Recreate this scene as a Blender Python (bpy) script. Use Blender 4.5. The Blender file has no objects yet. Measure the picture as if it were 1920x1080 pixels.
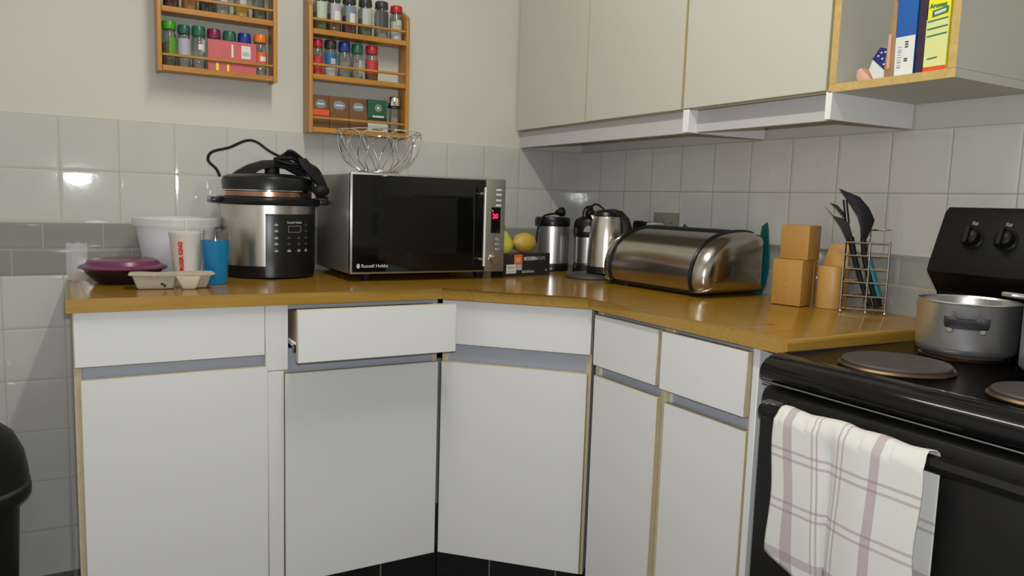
import bpy, bmesh, math, random
from mathutils import Vector, Matrix, Euler
random.seed(7)
S = bpy.context.scene
COL = S.collection
PI = math.pi
T = 0.152            # wall tile module
ZT = 8.92 * T        # top of the tiling
WT = 0.904           # worktop height

# ------------------------------------------------------------------ materials
def new_mat(name):
    m = bpy.data.materials.new(name); m.use_nodes = True
    nt = m.node_tree; b = nt.nodes['Principled BSDF']
    return m, nt, b

def mat(name, c, rough=.5, metal=0., var=.06, scale=40., bump=0., spec=.5, coat=0., stretch=None, emit=None, aniso=0.):
    m, nt, b = new_mat(name)
    tc = nt.nodes.new('ShaderNodeTexCoord'); mp = nt.nodes.new('ShaderNodeMapping')
    if stretch: mp.inputs['Scale'].default_value = stretch
    nz = nt.nodes.new('ShaderNodeTexNoise'); nz.inputs['Scale'].default_value = scale; nz.inputs['Detail'].default_value = 4
    mx = nt.nodes.new('ShaderNodeMix'); mx.data_type = 'RGBA'
    mx.inputs[6].default_value = (*[max(0, x * (1 - var)) for x in c], 1)
    mx.inputs[7].default_value = (*[min(1, x * (1 + var)) for x in c], 1)
    L = nt.links.new
    L(tc.outputs['Object'], mp.inputs['Vector']); L(mp.outputs[0], nz.inputs['Vector'])
    L(nz.outputs['Fac'], mx.inputs[0]); L(mx.outputs[2], b.inputs['Base Color'])
    b.inputs['Roughness'].default_value = rough; b.inputs['Metallic'].default_value = metal
    b.inputs['Specular IOR Level'].default_value = spec
    b.inputs['Coat Weight'].default_value = coat
    if aniso: b.inputs['Anisotropic'].default_value = aniso
    if bump:
        bp = nt.nodes.new('ShaderNodeBump'); bp.inputs['Strength'].default_value = bump; bp.inputs['Distance'].default_value = .002
        L(nz.outputs['Fac'], bp.inputs['Height']); L(bp.outputs[0], b.inputs['Normal'])
    if emit:
        b.inputs['Emission Color'].default_value = (*c, 1); b.inputs['Emission Strength'].default_value = emit
    return m

def glass(name, tint=(1, 1, 1), refl=.12, rough=.03):
    """thin clear plastic / glass: see-through with a sharp reflection"""
    m = bpy.data.materials.new(name); m.use_nodes = True
    nt = m.node_tree; nt.nodes.clear()
    o = nt.nodes.new('ShaderNodeOutputMaterial'); t = nt.nodes.new('ShaderNodeBsdfTransparent'); g = nt.nodes.new('ShaderNodeBsdfGlossy')
    lw = nt.nodes.new('ShaderNodeLayerWeight'); lw.inputs[0].default_value = .25
    ad = nt.nodes.new('ShaderNodeMath'); ad.operation = 'ADD'; ad.inputs[1].default_value = refl; ad.use_clamp = True
    mx = nt.nodes.new('ShaderNodeMixShader')
    t.inputs[0].default_value = (*tint, 1); g.inputs['Roughness'].default_value = rough
    ml = nt.nodes.new('ShaderNodeMath'); ml.operation = 'MULTIPLY'; ml.inputs[1].default_value = .5
    L = nt.links.new
    L(lw.outputs['Facing'], ml.inputs[0]); L(ml.outputs[0], ad.inputs[0]); L(ad.outputs[0], mx.inputs[0])
    L(t.outputs[0], mx.inputs[1]); L(g.outputs[0], mx.inputs[2]); L(mx.outputs[0], o.inputs[0])
    return m

def frosted(name, c, alpha=.55, rough=.35):
    m, nt, b = new_mat(name)
    nz = nt.nodes.new('ShaderNodeTexNoise'); nz.inputs['Scale'].default_value = 15
    mx = nt.nodes.new('ShaderNodeMix'); mx.data_type = 'RGBA'
    mx.inputs[6].default_value = (*c, 1); mx.inputs[7].default_value = (*[x * .93 for x in c], 1)
    nt.links.new(nz.outputs['Fac'], mx.inputs[0]); nt.links.new(mx.outputs[2], b.inputs['Base Color'])
    b.inputs['Alpha'].default_value = alpha; b.inputs['Roughness'].default_value = rough
    return m

class N:
    """tiny node helper"""
    def __init__(s, nt): s.nt = nt
    def m(s, op, a, b=None, c=None):
        n = s.nt.nodes.new('ShaderNodeMath'); n.operation = op
        for i, v in enumerate((a, b, c)):
            if v is None: continue
            if isinstance(v, (int, float)): n.inputs[i].default_value = v
            else: s.nt.links.new(v, n.inputs[i])
        return n.outputs[0]
    def mix(s, f, a, b):
        n = s.nt.nodes.new('ShaderNodeMix'); n.data_type = 'RGBA'
        for i, v in ((0, f), (6, a), (7, b)):
            if isinstance(v, tuple): n.inputs[i].default_value = (*v, 1)
            elif isinstance(v, (int, float)): n.inputs[i].default_value = v
            else: s.nt.links.new(v, n.inputs[i])
        return n.outputs[2]

def tile_mat(name, axis, off, k=1.):
    """white 15 cm wall tiles with a two-row grey half-tile band; grout lines fixed in the wall"""
    m, nt, b = new_mat(name); h = N(nt)
    g = nt.nodes.new('ShaderNodeNewGeometry'); sp = nt.nodes.new('ShaderNodeSeparateXYZ')
    nt.links.new(g.outputs['Position'], sp.inputs[0])
    s = h.m('DIVIDE', h.m('ADD', sp.outputs[axis], off), T)
    w = h.m('DIVIDE', h.m('SUBTRACT', ZT, sp.outputs[2]), T)          # rows down from the top edge
    grey = h.m('COMPARE', w, 2.5, .5)
    low = h.m('MULTIPLY', grey, h.m('GREATER_THAN', w, 2.5))
    # running-bond shift of the grey rows
    shift = h.m('MULTIPLY', h.m('SUBTRACT', grey, low), .31)
    shift2 = h.m('MULTIPLY', low, -.18)
    s2 = h.m('ADD', s, h.m('ADD', shift, shift2))
    ws = h.m('ADD', h.m('MULTIPLY', w, h.m('SUBTRACT', 1., grey)), h.m('MULTIPLY', h.m('MULTIPLY', w, 2.), grey))
    def dist(v):   # distance to the nearest integer
        f = h.m('FRACT', h.m('ADD', v, 100.5)); return h.m('ABSOLUTE', h.m('SUBTRACT', f, .5))
    ds = dist(s2); dw = dist(ws)
    dw = h.m('MULTIPLY', dw, h.m('SUBTRACT', 1., h.m('MULTIPLY', grey, .5)))
    d = h.m('MINIMUM', ds, dw)
    grout = h.m('LESS_THAN', d, .0095)
    nz = nt.nodes.new('ShaderNodeTexNoise'); nz.inputs['Scale'].default_value = 9
    nt.links.new(g.outputs['Position'], nz.inputs['Vector'])
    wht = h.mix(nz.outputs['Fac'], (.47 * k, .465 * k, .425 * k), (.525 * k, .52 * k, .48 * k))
    gry = h.mix(nz.outputs['Fac'], (.225, .225, .197), (.275, .275, .242))
    tl = h.mix(grey, wht, gry)
    gc = h.mix(grey, (.39, .375, .285), (.33, .32, .25))
    nt.links.new(h.mix(grout, tl, gc), b.inputs['Base Color'])
    nt.links.new(h.m('ADD', h.m('MULTIPLY', grout, .5), .055), b.inputs['Roughness'])
    # pillowed edges, and every tile set at a slightly different tilt
    edge = h.m('MINIMUM', d, .05)
    cx = h.m('FLOOR', s2); cz = h.m('FLOOR', ws)
    cb = nt.nodes.new('ShaderNodeCombineXYZ'); nt.links.new(cx, cb.inputs[0]); nt.links.new(cz, cb.inputs[1])
    wn = nt.nodes.new('ShaderNodeTexWhiteNoise'); nt.links.new(cb.outputs[0], wn.inputs['Vector'])
    tilt = h.m('MULTIPLY', h.m('FRACT', w), h.m('MULTIPLY', h.m('SUBTRACT', wn.outputs['Value'], .5), .045))
    n2 = nt.nodes.new('ShaderNodeTexNoise'); n2.inputs['Scale'].default_value = 22
    nt.links.new(g.outputs['Position'], n2.inputs['Vector'])
    wav = h.m('MULTIPLY', n2.outputs['Fac'], .0035)
    hgt = h.m('ADD', h.m('ADD', h.m('MULTIPLY', edge, .35), wav), tilt)
    bp = nt.nodes.new('ShaderNodeBump'); bp.inputs['Strength'].default_value = .6; bp.inputs['Distance'].default_value = T * .5
    nt.links.new(hgt, bp.inputs['Height']); nt.links.new(bp.outputs[0], b.inputs['Normal'])
    return m

def plinth_mat():
    m, nt, b = new_mat('black_plinth_tile'); h = N(nt)
    tc = nt.nodes.new('ShaderNodeTexCoord'); sp = nt.nodes.new('ShaderNodeSeparateXYZ')
    nt.links.new(tc.outputs['Object'], sp.inputs[0])
    f = h.m('FRACT', h.m('ADD', h.m('DIVIDE', h.m('ADD', sp.outputs[0], .03), .2), 100.))
    gr = h.m('LESS_THAN', f, .022)
    nt.links.new(h.mix(gr, (.008, .008, .009), (.16, .15, .14)), b.inputs['Base Color'])
    b.inputs['Roughness'].default_value = .25
    return m

def floor_mat():
    m, nt, b = new_mat('dark_floor_tile'); h = N(nt)
    g = nt.nodes.new('ShaderNodeNewGeometry'); bt = nt.nodes.new('ShaderNodeTexBrick')
    nt.links.new(g.outputs['Position'], bt.inputs['Vector'])
    bt.offset = 0; bt.inputs['Scale'].default_value = 1; bt.inputs['Brick Width'].default_value = .3; bt.inputs['Row Height'].default_value = .3
    bt.inputs['Mortar Size'].default_value = .006
    for i, c in ((1, (.06, .058, .055)), (2, (.075, .072, .068)), (3, (.18, .17, .16))): bt.inputs[i].default_value = (*c, 1)
    nt.links.new(bt.outputs['Color'], b.inputs['Base Color']); b.inputs['Roughness'].default_value = .35
    return m

def wood(name, c1, c2, scale=3., axis=0, rough=.35, stretch=14., coat=0.):
    m, nt, b = new_mat(name); h = N(nt)
    tc = nt.nodes.new('ShaderNodeTexCoord'); mp = nt.nodes.new('ShaderNodeMapping')
    sc = [stretch] * 3; sc[axis] = 1.; mp.inputs['Scale'].default_value = sc
    nz = nt.nodes.new('ShaderNodeTexNoise'); nz.inputs['Scale'].default_value = scale; nz.inputs['Detail'].default_value = 6; nz.inputs['Roughness'].default_value = .65
    nt.links.new(tc.outputs['Object'], mp.inputs[0]); nt.links.new(mp.outputs[0], nz.inputs['Vector'])
    rp = nt.nodes.new('ShaderNodeValToRGB')
    rp.color_ramp.elements[0].position = .32; rp.color_ramp.elements[1].position = .68
    rp.color_ramp.elements[0].color = (*c1, 1); rp.color_ramp.elements[1].color = (*c2, 1)
    nt.links.new(nz.outputs['Fac'], rp.inputs[0]); nt.links.new(rp.outputs[0], b.inputs['Base Color'])
    b.inputs['Roughness'].default_value = rough; b.inputs['Coat Weight'].default_value = coat; b.inputs['Coat Roughness'].default_value = .1
    return m

def towel_mat():
    m, nt, b = new_mat('check_towel'); h = N(nt)
    uv = nt.nodes.new('ShaderNodeUVMap'); sp = nt.nodes.new('ShaderNodeSeparateXYZ'); nt.links.new(uv.outputs[0], sp.inputs[0])
    u, v = sp.outputs[0], sp.outputs[1]
    def lines(x, spec):
        o = None
        for c, e in spec:
            k = h.m('COMPARE', x, c, e); o = k if o is None else h.m('MAXIMUM', o, k)
        return o
    vert = lines(u, [(.105, .028), (.285, .006), (.318, .006), (.485, .006), (.520, .006), (.735, .028)])
    horz = lines(v, [(.185, .006), (.220, .006), (.405, .006), (.440, .006), (.640, .020), (.86, .006), (-.30, .006), (-.335, .006), (-.52, .02)])
    n2 = nt.nodes.new('ShaderNodeTexNoise'); n2.inputs['Scale'].default_value = 260
    nt.links.new(uv.outputs[0], n2.inputs['Vector'])
    base = h.mix(n2.outputs['Fac'], (.53, .52, .47), (.62, .61, .555))
    st = h.m('ADD', h.m('MULTIPLY', vert, .60), h.m('MULTIPLY', horz, .55)); st = h.m('MINIMUM', st, .85)
    nt.links.new(h.mix(st, base, (.30, .215, .225)), b.inputs['Base Color'])
    b.inputs['Roughness'].default_value = .95; b.inputs['Specular IOR Level'].default_value = .1
    bp = nt.nodes.new('ShaderNodeBump'); bp.inputs['Strength'].default_value = .4; bp.inputs['Distance'].default_value = .001
    nt.links.new(n2.outputs['Fac'], bp.inputs['Height']); nt.links.new(bp.outputs[0], b.inputs['Normal'])
    return m

M = dict(
    paint=mat('cream_wall_paint', (.565, .555, .485), .7, var=.02, scale=6, bump=.05),
    ceil=mat('ceiling_paint', (.86, .85, .82), .8, var=.02, scale=5),
    tile_b=tile_mat('white_wall_tile_back', 0, .13206), tile_r=tile_mat('white_wall_tile_right', 1, .13664, 1.27),  # same tile on both walls; right copy lightened to replace missing fill light
    floor=floor_mat(), plinth=plinth_mat(),
    melamine=mat('white_melamine', (.655, .655, .635), .38, var=.015, scale=120, bump=.04),
    upper=mat('cream_melamine', (.52, .515, .445), .42, var=.015, scale=120, bump=.04),
    white=mat('white_board', (.80, .79, .77), .45, var=.02),
    pelmet=mat('grey_white_pelmet', (.50, .49, .49), .5, var=.03),
    edge=mat('worn_board_edge', (.50, .43, .27), .6, var=.15, scale=60),
    rail_shade=mat('shade_tinted_rail', (.36, .385, .43), .45, var=.03),  # rails are white boards; their recess shade is put in as blue-grey
    inside=mat('cabinet_interior', (.30, .30, .31), .6),
    chip=mat('raw_chipboard', (.36, .27, .20), .8, var=.25, scale=200),
    worktop=wood('beech_worktop', (.235, .115, .009), (.315, .168, .016), 7, 0, .20, 22, coat=.12),
    worktop_y=wood('beech_worktop_cross', (.40, .215, .045), (.52, .295, .075), 7, 1, .16, 22, coat=.3),
    wedge=wood('beech_edging', (.31, .17, .024), (.39, .225, .038), 5, 0, .22, 20, coat=.2),
    shelfedge=wood('shelf_edging', (.48, .32, .10), (.60, .42, .16), 5, 0, .4, 12),
    rackwood=wood('orange_pine', (.34, .145, .020), (.52, .24, .038), 6, 0, .35, 10),
    rackside=wood('orange_pine_upright', (.34, .15, .022), (.50, .24, .04), 6, 2, .35, 10),
    bamboo=wood('light_beech', (.36, .185, .036), (.44, .235, .05), 3, 2, .45, 7),
    bamboo2=wood('pale_beech', (.41, .22, .055), (.49, .28, .08), 3, 2, .45, 7),
    black=mat('black_plastic', (.006, .006, .0065), .30, var=.1, spec=.4),
    blackm=mat('matt_black', (.009, .008, .008), .5, var=.1, spec=.22), panelblack=mat('panel_black', (.006, .0055, .005), .45, var=.2, spec=.18),
    enamel=mat('black_enamel', (.005, .0045, .0045), .14, var=.2, scale=8, spec=.25),
    ovenblack=mat('black_oven_front', (.006, .0055, .005), .38, var=.2, scale=12, spec=.3),
    greymetal=mat('grey_end_cap', (.09, .09, .09), .35),
    glassblack=mat('black_glass', (.004, .004, .004), .05, var=.1, spec=.45),
    mesh=mat('window_mesh', (.005, .005, .005), .3, var=.2, scale=300, spec=.3), panelsteel=mat('panel_steel', (.30, .29, .265), .5, .85, var=.04),
    handlebar=mat('satin_bar', (.62, .60, .55), .42, .7, var=.03),
    faint=mat('faint_print', (.11, .105, .10), .6),
    dkgrey=mat('dark_grey', (.05, .05, .05), .5),
    steel=mat('brushed_steel', (.62, .59, .54), .26, 1., var=.10, scale=18, stretch=(1, 1, 30)),
    steelv=mat('brushed_steel_upright', (.60, .57, .52), .28, 1., var=.10, scale=18, stretch=(30, 30, 1)),
    steelg=mat('grey_steel', (.42, .415, .40), .36, 1., var=.04),
    mwside=mat('silver_paint', (.33, .33, .325), .38, .7, var=.03),
    binsteel=mat('bread_bin_steel', (.50, .46, .41), .20, 1., var=.10, scale=10, stretch=(1, 14, 1)),
    chrome=mat('chrome', (.78, .77, .74), .08, 1., var=.02),
    alu=mat('aluminium', (.72, .715, .70), .30, .92, var=.05, scale=14, stretch=(1, 1, 25)),
    aluin=mat('aluminium_inside', (.55, .53, .50), .38, 1., var=.05),
    brassy=mat('burnt_steel', (.20, .13, .07), .34, 1., var=.35, scale=25),
    copper=mat('copper_tint', (.48, .25, .16), .25, 1., var=.1),
    hotplate=mat('cast_iron', (.045, .035, .032), .55, var=.25, scale=30),
    purple=mat('purple_plastic', (.125, .020, .072), .3, var=.05), purpled=mat('dark_purple_plastic', (.018, .006, .014), .25),
    pulp=mat('paper_pulp', (.43, .375, .30), .95, var=.15, scale=90, bump=.5, spec=.1),
    pulprim=mat('paper_pulp_light', (.50, .44, .35), .95, var=.12, scale=90, bump=.5, spec=.1),
    bucket=frosted('milky_plastic', (.76, .76, .78), .88), bucketlid=frosted('clear_lid', (.78, .77, .73), .50),
    cup=mat('waxed_paper', (.72, .69, .60), .4, var=.02), straw=frosted('straw', (.75, .72, .55), .5),
    red=mat('red_print', (.62, .02, .02), .5), redcap=mat('red_cap', (.42, .012, .025), .35), orangecap=mat('orange_cap', (.72, .17, .012), .35),
    bluecap=mat('blue_cap', (.010, .025, .22), .35), greencap=mat('green_cap', (.012, .115, .055), .35), tealcap=mat('teal_cap', (.010, .085, .085), .35),
    lime=mat('lime_cap', (.045, .30, .010), .35), plum=mat('plum_cap', (.19, .008, .055), .35), darkcap=mat('dark_cap', (.02, .022, .02), .4),
    blueliq=mat('blue_plastic', (.004, .17, .36), .25, var=.08, scale=12), clear=glass('clear_plastic', (.97, .98, .98), .05),
    jar=glass('jar_glass', (.90, .92, .90), .05), packet=frosted('clear_packet', (.85, .86, .88), .20, .10),
    teal=mat('teal_plastic', (.005, .10, .105), .4), tealb=mat('teal_handle', (.008, .16, .20), .4),
    lemon=mat('yellow_skin', (.50, .33, .045), .45, var=.18, scale=25, bump=.25), pear=mat('green_yellow_skin', (.52, .50, .055), .45, var=.2, scale=12, bump=.15),
    cardblack=mat('black_card', (.020, .018, .017), .45), orange=mat('orange_print', (.75, .16, .012), .5), label=mat('white_label', (.66, .64, .60), .6),
    dimtext=mat('grey_print', (.30, .29, .28), .6), lighttext=mat('pale_print', (.60, .60, .58), .5),
    led=mat('red_display', (1., .015, .06), .5, emit=2.2), redframe=mat('display_edge', (.55, .55, .55), .3, .8),
    beige=mat('beige_metal', (.30, .285, .215), .4, .3), whitepl=mat('white_plastic', (.72, .72, .70), .4),
    yellow=mat('yellow_card', (.80, .74, .02), .5), paleyel=mat('pale_yellow_card', (.66, .68, .28), .5), greenp=mat('green_print', (.02, .16, .07), .5),
    bluebox=mat('blue_card', (.008, .095, .36), .45), navy=mat('navy_wrap', (.012, .020, .16), .35), boxwhite=mat('white_card', (.68, .70, .66), .5),
    darkpurple=mat('dark_box', (.03, .012, .035), .5), kraft=mat('brown_wrap', (.32, .20, .10), .4, var=.3, scale=30), pink=mat('peach_wrap', (.62, .34, .24), .5),
    pinkbox=mat('pink_card', (.52, .10, .10), .5, var=.15, scale=20), greenbox=mat('green_card', (.008, .085, .035), .45), redpack=mat('red_orange_pack', (.70, .075, .015), .4),
    sp_brown=mat('brown_spice', (.16, .075, .03), .9, var=.3, scale=80), sp_red=mat('red_spice', (.34, .05, .03), .9, var=.3, scale=80), sp_green=mat('herb_green', (.11, .12, .05), .9, var=.3, scale=90),
    sp_yel=mat('yellow_spice', (.50, .30, .02), .9, var=.2, scale=80), sp_grey=mat('grey_spice', (.27, .26, .23), .9, var=.3, scale=90), sp_dark=mat('dark_spice', (.035, .022, .02), .9, var=.3, scale=90), sp_white=mat('salt_white', (.58, .57, .53), .8, var=.08), sp_maroon=mat('maroon_spice', (.10, .02, .02), .9, var=.3, scale=90),
    sp_orange=mat('orange_spice', (.42, .16, .03), .9, var=.3, scale=80),
    l_green=mat('label_green', (.09, .28, .02), .5), l_blue=mat('label_blue', (.01, .12, .30), .5), l_red=mat('label_red', (.45, .03, .03), .5), l_orange=mat('label_orange', (.70, .12, .03), .5), l_grey=mat('label_grey', (.42, .43, .40), .5), l_dark=mat('label_dark', (.05, .05, .055), .5), l_mint=mat('label_pale_green', (.42, .50, .38), .5), l_lilac=mat('label_lilac', (.40, .38, .45), .5), l_teal=mat('label_bluegrey', (.18, .22, .27), .5),
    towel=towel_mat(),
)

# ------------------------------------------------------------------ mesh helpers
def B(): return bmesh.new()

def box(bm, a, b, bev=0, seg=2, mi=0):
    lo = Vector([min(p, q) for p, q in zip(a, b)]); hi = Vector([max(p, q) for p, q in zip(a, b)])
    r = bmesh.ops.create_cube(bm, size=1, matrix=Matrix.Translation((lo + hi) / 2) @ Matrix.Diagonal((*(hi - lo), 1)))
    vs = r['verts']; fs = {f for v in vs for f in v.link_faces}
    for f in fs: f.material_index = mi
    if bev:
        es = list({e for v in vs for e in v.link_edges})
        rr = bmesh.ops.bevel(bm, geom=es, offset=bev, segments=seg, profile=.5, affect='EDGES')
        for f in rr['faces']: f.material_index = mi
    return vs

def lathe(bm, prof, c=(0, 0, 0), seg=32, a0=0., a1=2 * PI, mi=0, sx=1., sy=1.):
    full = abs(a1 - a0 - 2 * PI) < 1e-6
    n = seg if full else seg + 1
    rings = []
    for r, z in prof:
        if r < 1e-6 and full:
            rings.append([bm.verts.new((c[0], c[1], c[2] + z))])
        else:
            rings.append([bm.verts.new((c[0] + r * sx * math.cos(a0 + (a1 - a0) * i / seg), c[1] + r * sy * math.sin(a0 + (a1 - a0) * i / seg), c[2] + z)) for i in range(n)])
    for A, Bq in zip(rings, rings[1:]):
        k = seg
        for i in range(k):
            j = (i + 1) % n if full else i + 1
            try:
                if len(A) == 1 and len(Bq) == 1: continue
                if len(A) == 1: f = bm.faces.new((A[0], Bq[j], Bq[i]))
                elif len(Bq) == 1: f = bm.faces.new((A[i], A[j], Bq[0]))
                else: f = bm.faces.new((A[i], A[j], Bq[j], Bq[i]))
                f.material_index = mi
            except ValueError: pass

def catmull(P, n=8, closed=False):
    P = [Vector(p) for p in P]; out = []
    m = len(P)
    rng = range(m) if closed else range(m - 1)
    for i in rng:
        if closed: p0, p1, p2, p3 = P[(i - 1) % m], P[i], P[(i + 1) % m], P[(i + 2) % m]
        else: p0, p1, p2, p3 = P[max(i - 1, 0)], P[i], P[i + 1], P[min(i + 2, m - 1)]
        for k in range(n):
            t = k / n
            out.append(.5 * ((2 * p1) + (-p0 + p2) * t + (2 * p0 - 5 * p1 + 4 * p2 - p3) * t * t + (-p0 + 3 * p1 - 3 * p2 + p3) * t ** 3))
    if not closed: out.append(P[-1])
    return out

def tube(bm, P, r, seg=8, smooth=0, closed=False, mi=0):
    P = catmull(P, smooth, closed) if smooth else [Vector(p) for p in P]
    n = len(P); rad = r if isinstance(r, (list, tuple)) else [r] * n
    if len(rad) != n:
        rad = [rad[min(int(i / (n - 1) * (len(rad) - 1)), len(rad) - 2)] * (1 - ((i / (n - 1) * (len(rad) - 1)) % 1 if i < n - 1 else 1)) + rad[min(int(i / (n - 1) * (len(rad) - 1)), len(rad) - 2) + 1] * ((i / (n - 1) * (len(rad) - 1)) % 1 if i < n - 1 else 1) for i in range(n)]
    rings = []; up = None
    for i in range(n):
        a = P[(i - 1) % n] if closed or i > 0 else P[i]; b = P[(i + 1) % n] if closed or i < n - 1 else P[i]
        d = (b - a)
        if d.length < 1e-9: d = Vector((0, 0, 1))
        d.normalize()
        if up is None:
            up = Vector((0, 0, 1)) if abs(d.z) < .9 else Vector((1, 0, 0))
        s = d.cross(up)
        if s.length < 1e-5: s = d.orthogonal()
        s.normalize(); up = s.cross(d).normalized()
        rings.append([bm.verts.new(P[i] + (s * math.cos(2 * PI * k / seg) + up * math.sin(2 * PI * k / seg)) * rad[i]) for k in range(seg)])
    for i in range(n if closed else n - 1):
        A, Bq = rings[i], rings[(i + 1) % n]
        for k in range(seg):
            f = bm.faces.new((A[k], A[(k + 1) % seg], Bq[(k + 1) % seg], Bq[k])); f.material_index = mi
    if not closed:
        bm.faces.new(list(reversed(rings[0]))).material_index = mi; bm.faces.new(rings[-1]).material_index = mi

def prism(bm, pts, axis, lo, hi, mi=0, bev=0):
    """polygon pts in the two other axes (in x,y,z order), extruded lo..hi along axis"""
    def P(p, t):
        q = list(p); q.insert(axis, t); return q
    a = [bm.verts.new(P(p, lo)) for p in pts]; b = [bm.verts.new(P(p, hi)) for p in pts]
    fs = [bm.faces.new(a), bm.faces.new(b)]
    n = len(pts)
    for i in range(n): fs.append(bm.faces.new((a[i], a[(i + 1) % n], b[(i + 1) % n], b[i])))
    for f in fs: f.material_index = mi
    if bev:
        es = list({e for f in fs[:2] for e in f.edges})
        rr = bmesh.ops.bevel(bm, geom=es, offset=bev, segments=2, profile=.5, affect='EDGES')
        for f in rr['faces']: f.material_index = mi
    return fs

def ball(bm, c, r, seg=20, mi=0):
    rr = r if isinstance(r, (tuple, list)) else (r, r, r)
    x = bmesh.ops.create_uvsphere(bm, u_segments=seg, v_segments=max(8, seg // 2), radius=1, matrix=Matrix.Translation(c) @ Matrix.Diagonal((*rr, 1)))
    for f in {f for v in x['verts'] for f in v.link_faces}: f.material_index = mi

def link(o, parent):
    COL.objects.link(o)
    if parent is not None: o.parent = parent
    return o

def O(name, bm, m, parent=None, loc=None, rot=None, ang=38):
    bmesh.ops.recalc_face_normals(bm, faces=bm.faces)
    me = bpy.data.meshes.new(name); bm.to_mesh(me); bm.free()
    for x in (m if isinstance(m, (list, tuple)) else [m]): me.materials.append(M[x] if isinstance(x, str) else x)
    for p in me.polygons: p.use_smooth = True
    me.set_sharp_from_angle(angle=math.radians(ang))
    o = bpy.data.objects.new(name, me); link(o, parent)
    if loc: o.location = loc
    if rot: o.rotation_euler = rot
    return o

def tag(o, label, cat, group=None):
    o['label'] = label; o['category'] = cat
    if group: o['group'] = group
    return o

def thing(name, label, cat, loc=(0, 0, 0), rz=0., group=None):
    o = bpy.data.objects.new(name, None); o.empty_display_size = .05; COL.objects.link(o)
    o.location = loc; o.rotation_euler = (0, 0, rz)
    return tag(o, label, cat, group)

def struct(name, bm, m, **k):
    o = O(name, bm, m, **k); o['kind'] = 'structure'; return o

def text(name, s, size, m, parent, loc, rot, align='LEFT', ext=.0002, bold=0., sx=1.):
    cu = bpy.data.curves.new(name, 'FONT'); cu.body = s; cu.size = size; cu.extrude = ext; cu.align_x = align; cu.offset = bold
    cu.resolution_u = 3
    cu.materials.append(M[m]); tmp = bpy.data.objects.new(name, cu); COL.objects.link(tmp)
    bpy.context.view_layer.update()
    me = bpy.data.meshes.new_from_object(tmp.evaluated_get(bpy.context.evaluated_depsgraph_get())); me.name = name
    bpy.data.objects.remove(tmp); bpy.data.curves.remove(cu)
    o = bpy.data.objects.new(name, me); link(o, parent)
    o.location = loc; o.rotation_euler = rot; o.scale = (sx, 1, 1)
    return o

def edged(bm, a, b, front, bev=.0015):
    """board with a clean face and worn edges: material 0 on the face looking along `front` (axis, sign), 1 on the rest"""
    box(bm, a, b, bev, 1)
    ax, sg = front
    bm.normal_update()
    for f in bm.faces:
        f.material_index = 0 if (abs(f.normal[ax]) > .9) else 1

# ------------------------------------------------------------------ camera
cam = bpy.data.cameras.new('camera'); co = bpy.data.objects.new('camera', cam); COL.objects.link(co)
cam.sensor_width = 36; cam.lens = 1424.3 / 1920 * 36; cam.clip_start = .02
Rm = Matrix.Rotation(-.521580510, 3, 'Z') @ Matrix.Rotation(1.457861258, 3, 'X') @ Matrix.Rotation(.031677585, 3, 'Z')
co.matrix_world = Matrix.Translation((-1.7660157, -2.5522748, 1.1528065)) @ Rm.to_4x4()
S.camera = co

# ------------------------------------------------------------------ setting
XL, YF, ZC = -2.75, -3.3, 2.6
bm = B(); box(bm, (XL, .006, 0), (.1, .1, ZC)); struct('wall_back', bm, 'paint')
bm = B(); box(bm, (.006, YF, 0), (.1, .006, ZC)); struct('wall_right', bm, 'paint')
bm = B(); box(bm, (XL - .1, YF, 0), (XL, .1, ZC)); struct('wall_left', bm, 'ceil')
bm = B(); box(bm, (XL, YF - .1, 0), (.1, YF, ZC)); struct('wall_front', bm, 'ceil')
bm = B(); box(bm, (XL, YF, -.1), (.1, .1, 0)); struct('floor', bm, 'floor')
bm = B(); box(bm, (XL, YF, ZC), (.1, .1, ZC + .1)); struct('ceiling', bm, 'ceil')
bm = B(); box(bm, (XL, 0, 0), (0, .006, ZT)); struct('trim_1', bm, 'tile_b')
bm = B(); box(bm, (0, YF, 0), (.006, .006, ZT)); struct('trim_2', bm, 'tile_r')
# tiled plinth under the cabinets
bm = B(); box(bm, (-1.77, -.005, 0), (-.855, .005, .104)); struct('baseboard_left', bm, 'plinth', loc=(0, -.548, 0))
bm = B(); box(bm, (0, 0, 0), (.43, .01, .104)); struct('baseboard_corner', bm, 'plinth', loc=(-.852, -.545, 0), rot=(0, 0, -PI / 4))
bm = B(); box(bm, (.0, 0, 0), (.60, .01, .104)); struct('baseboard_right', bm, 'plinth', loc=(-.535, -.875, 0), rot=(0, 0, -PI / 2))

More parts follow.
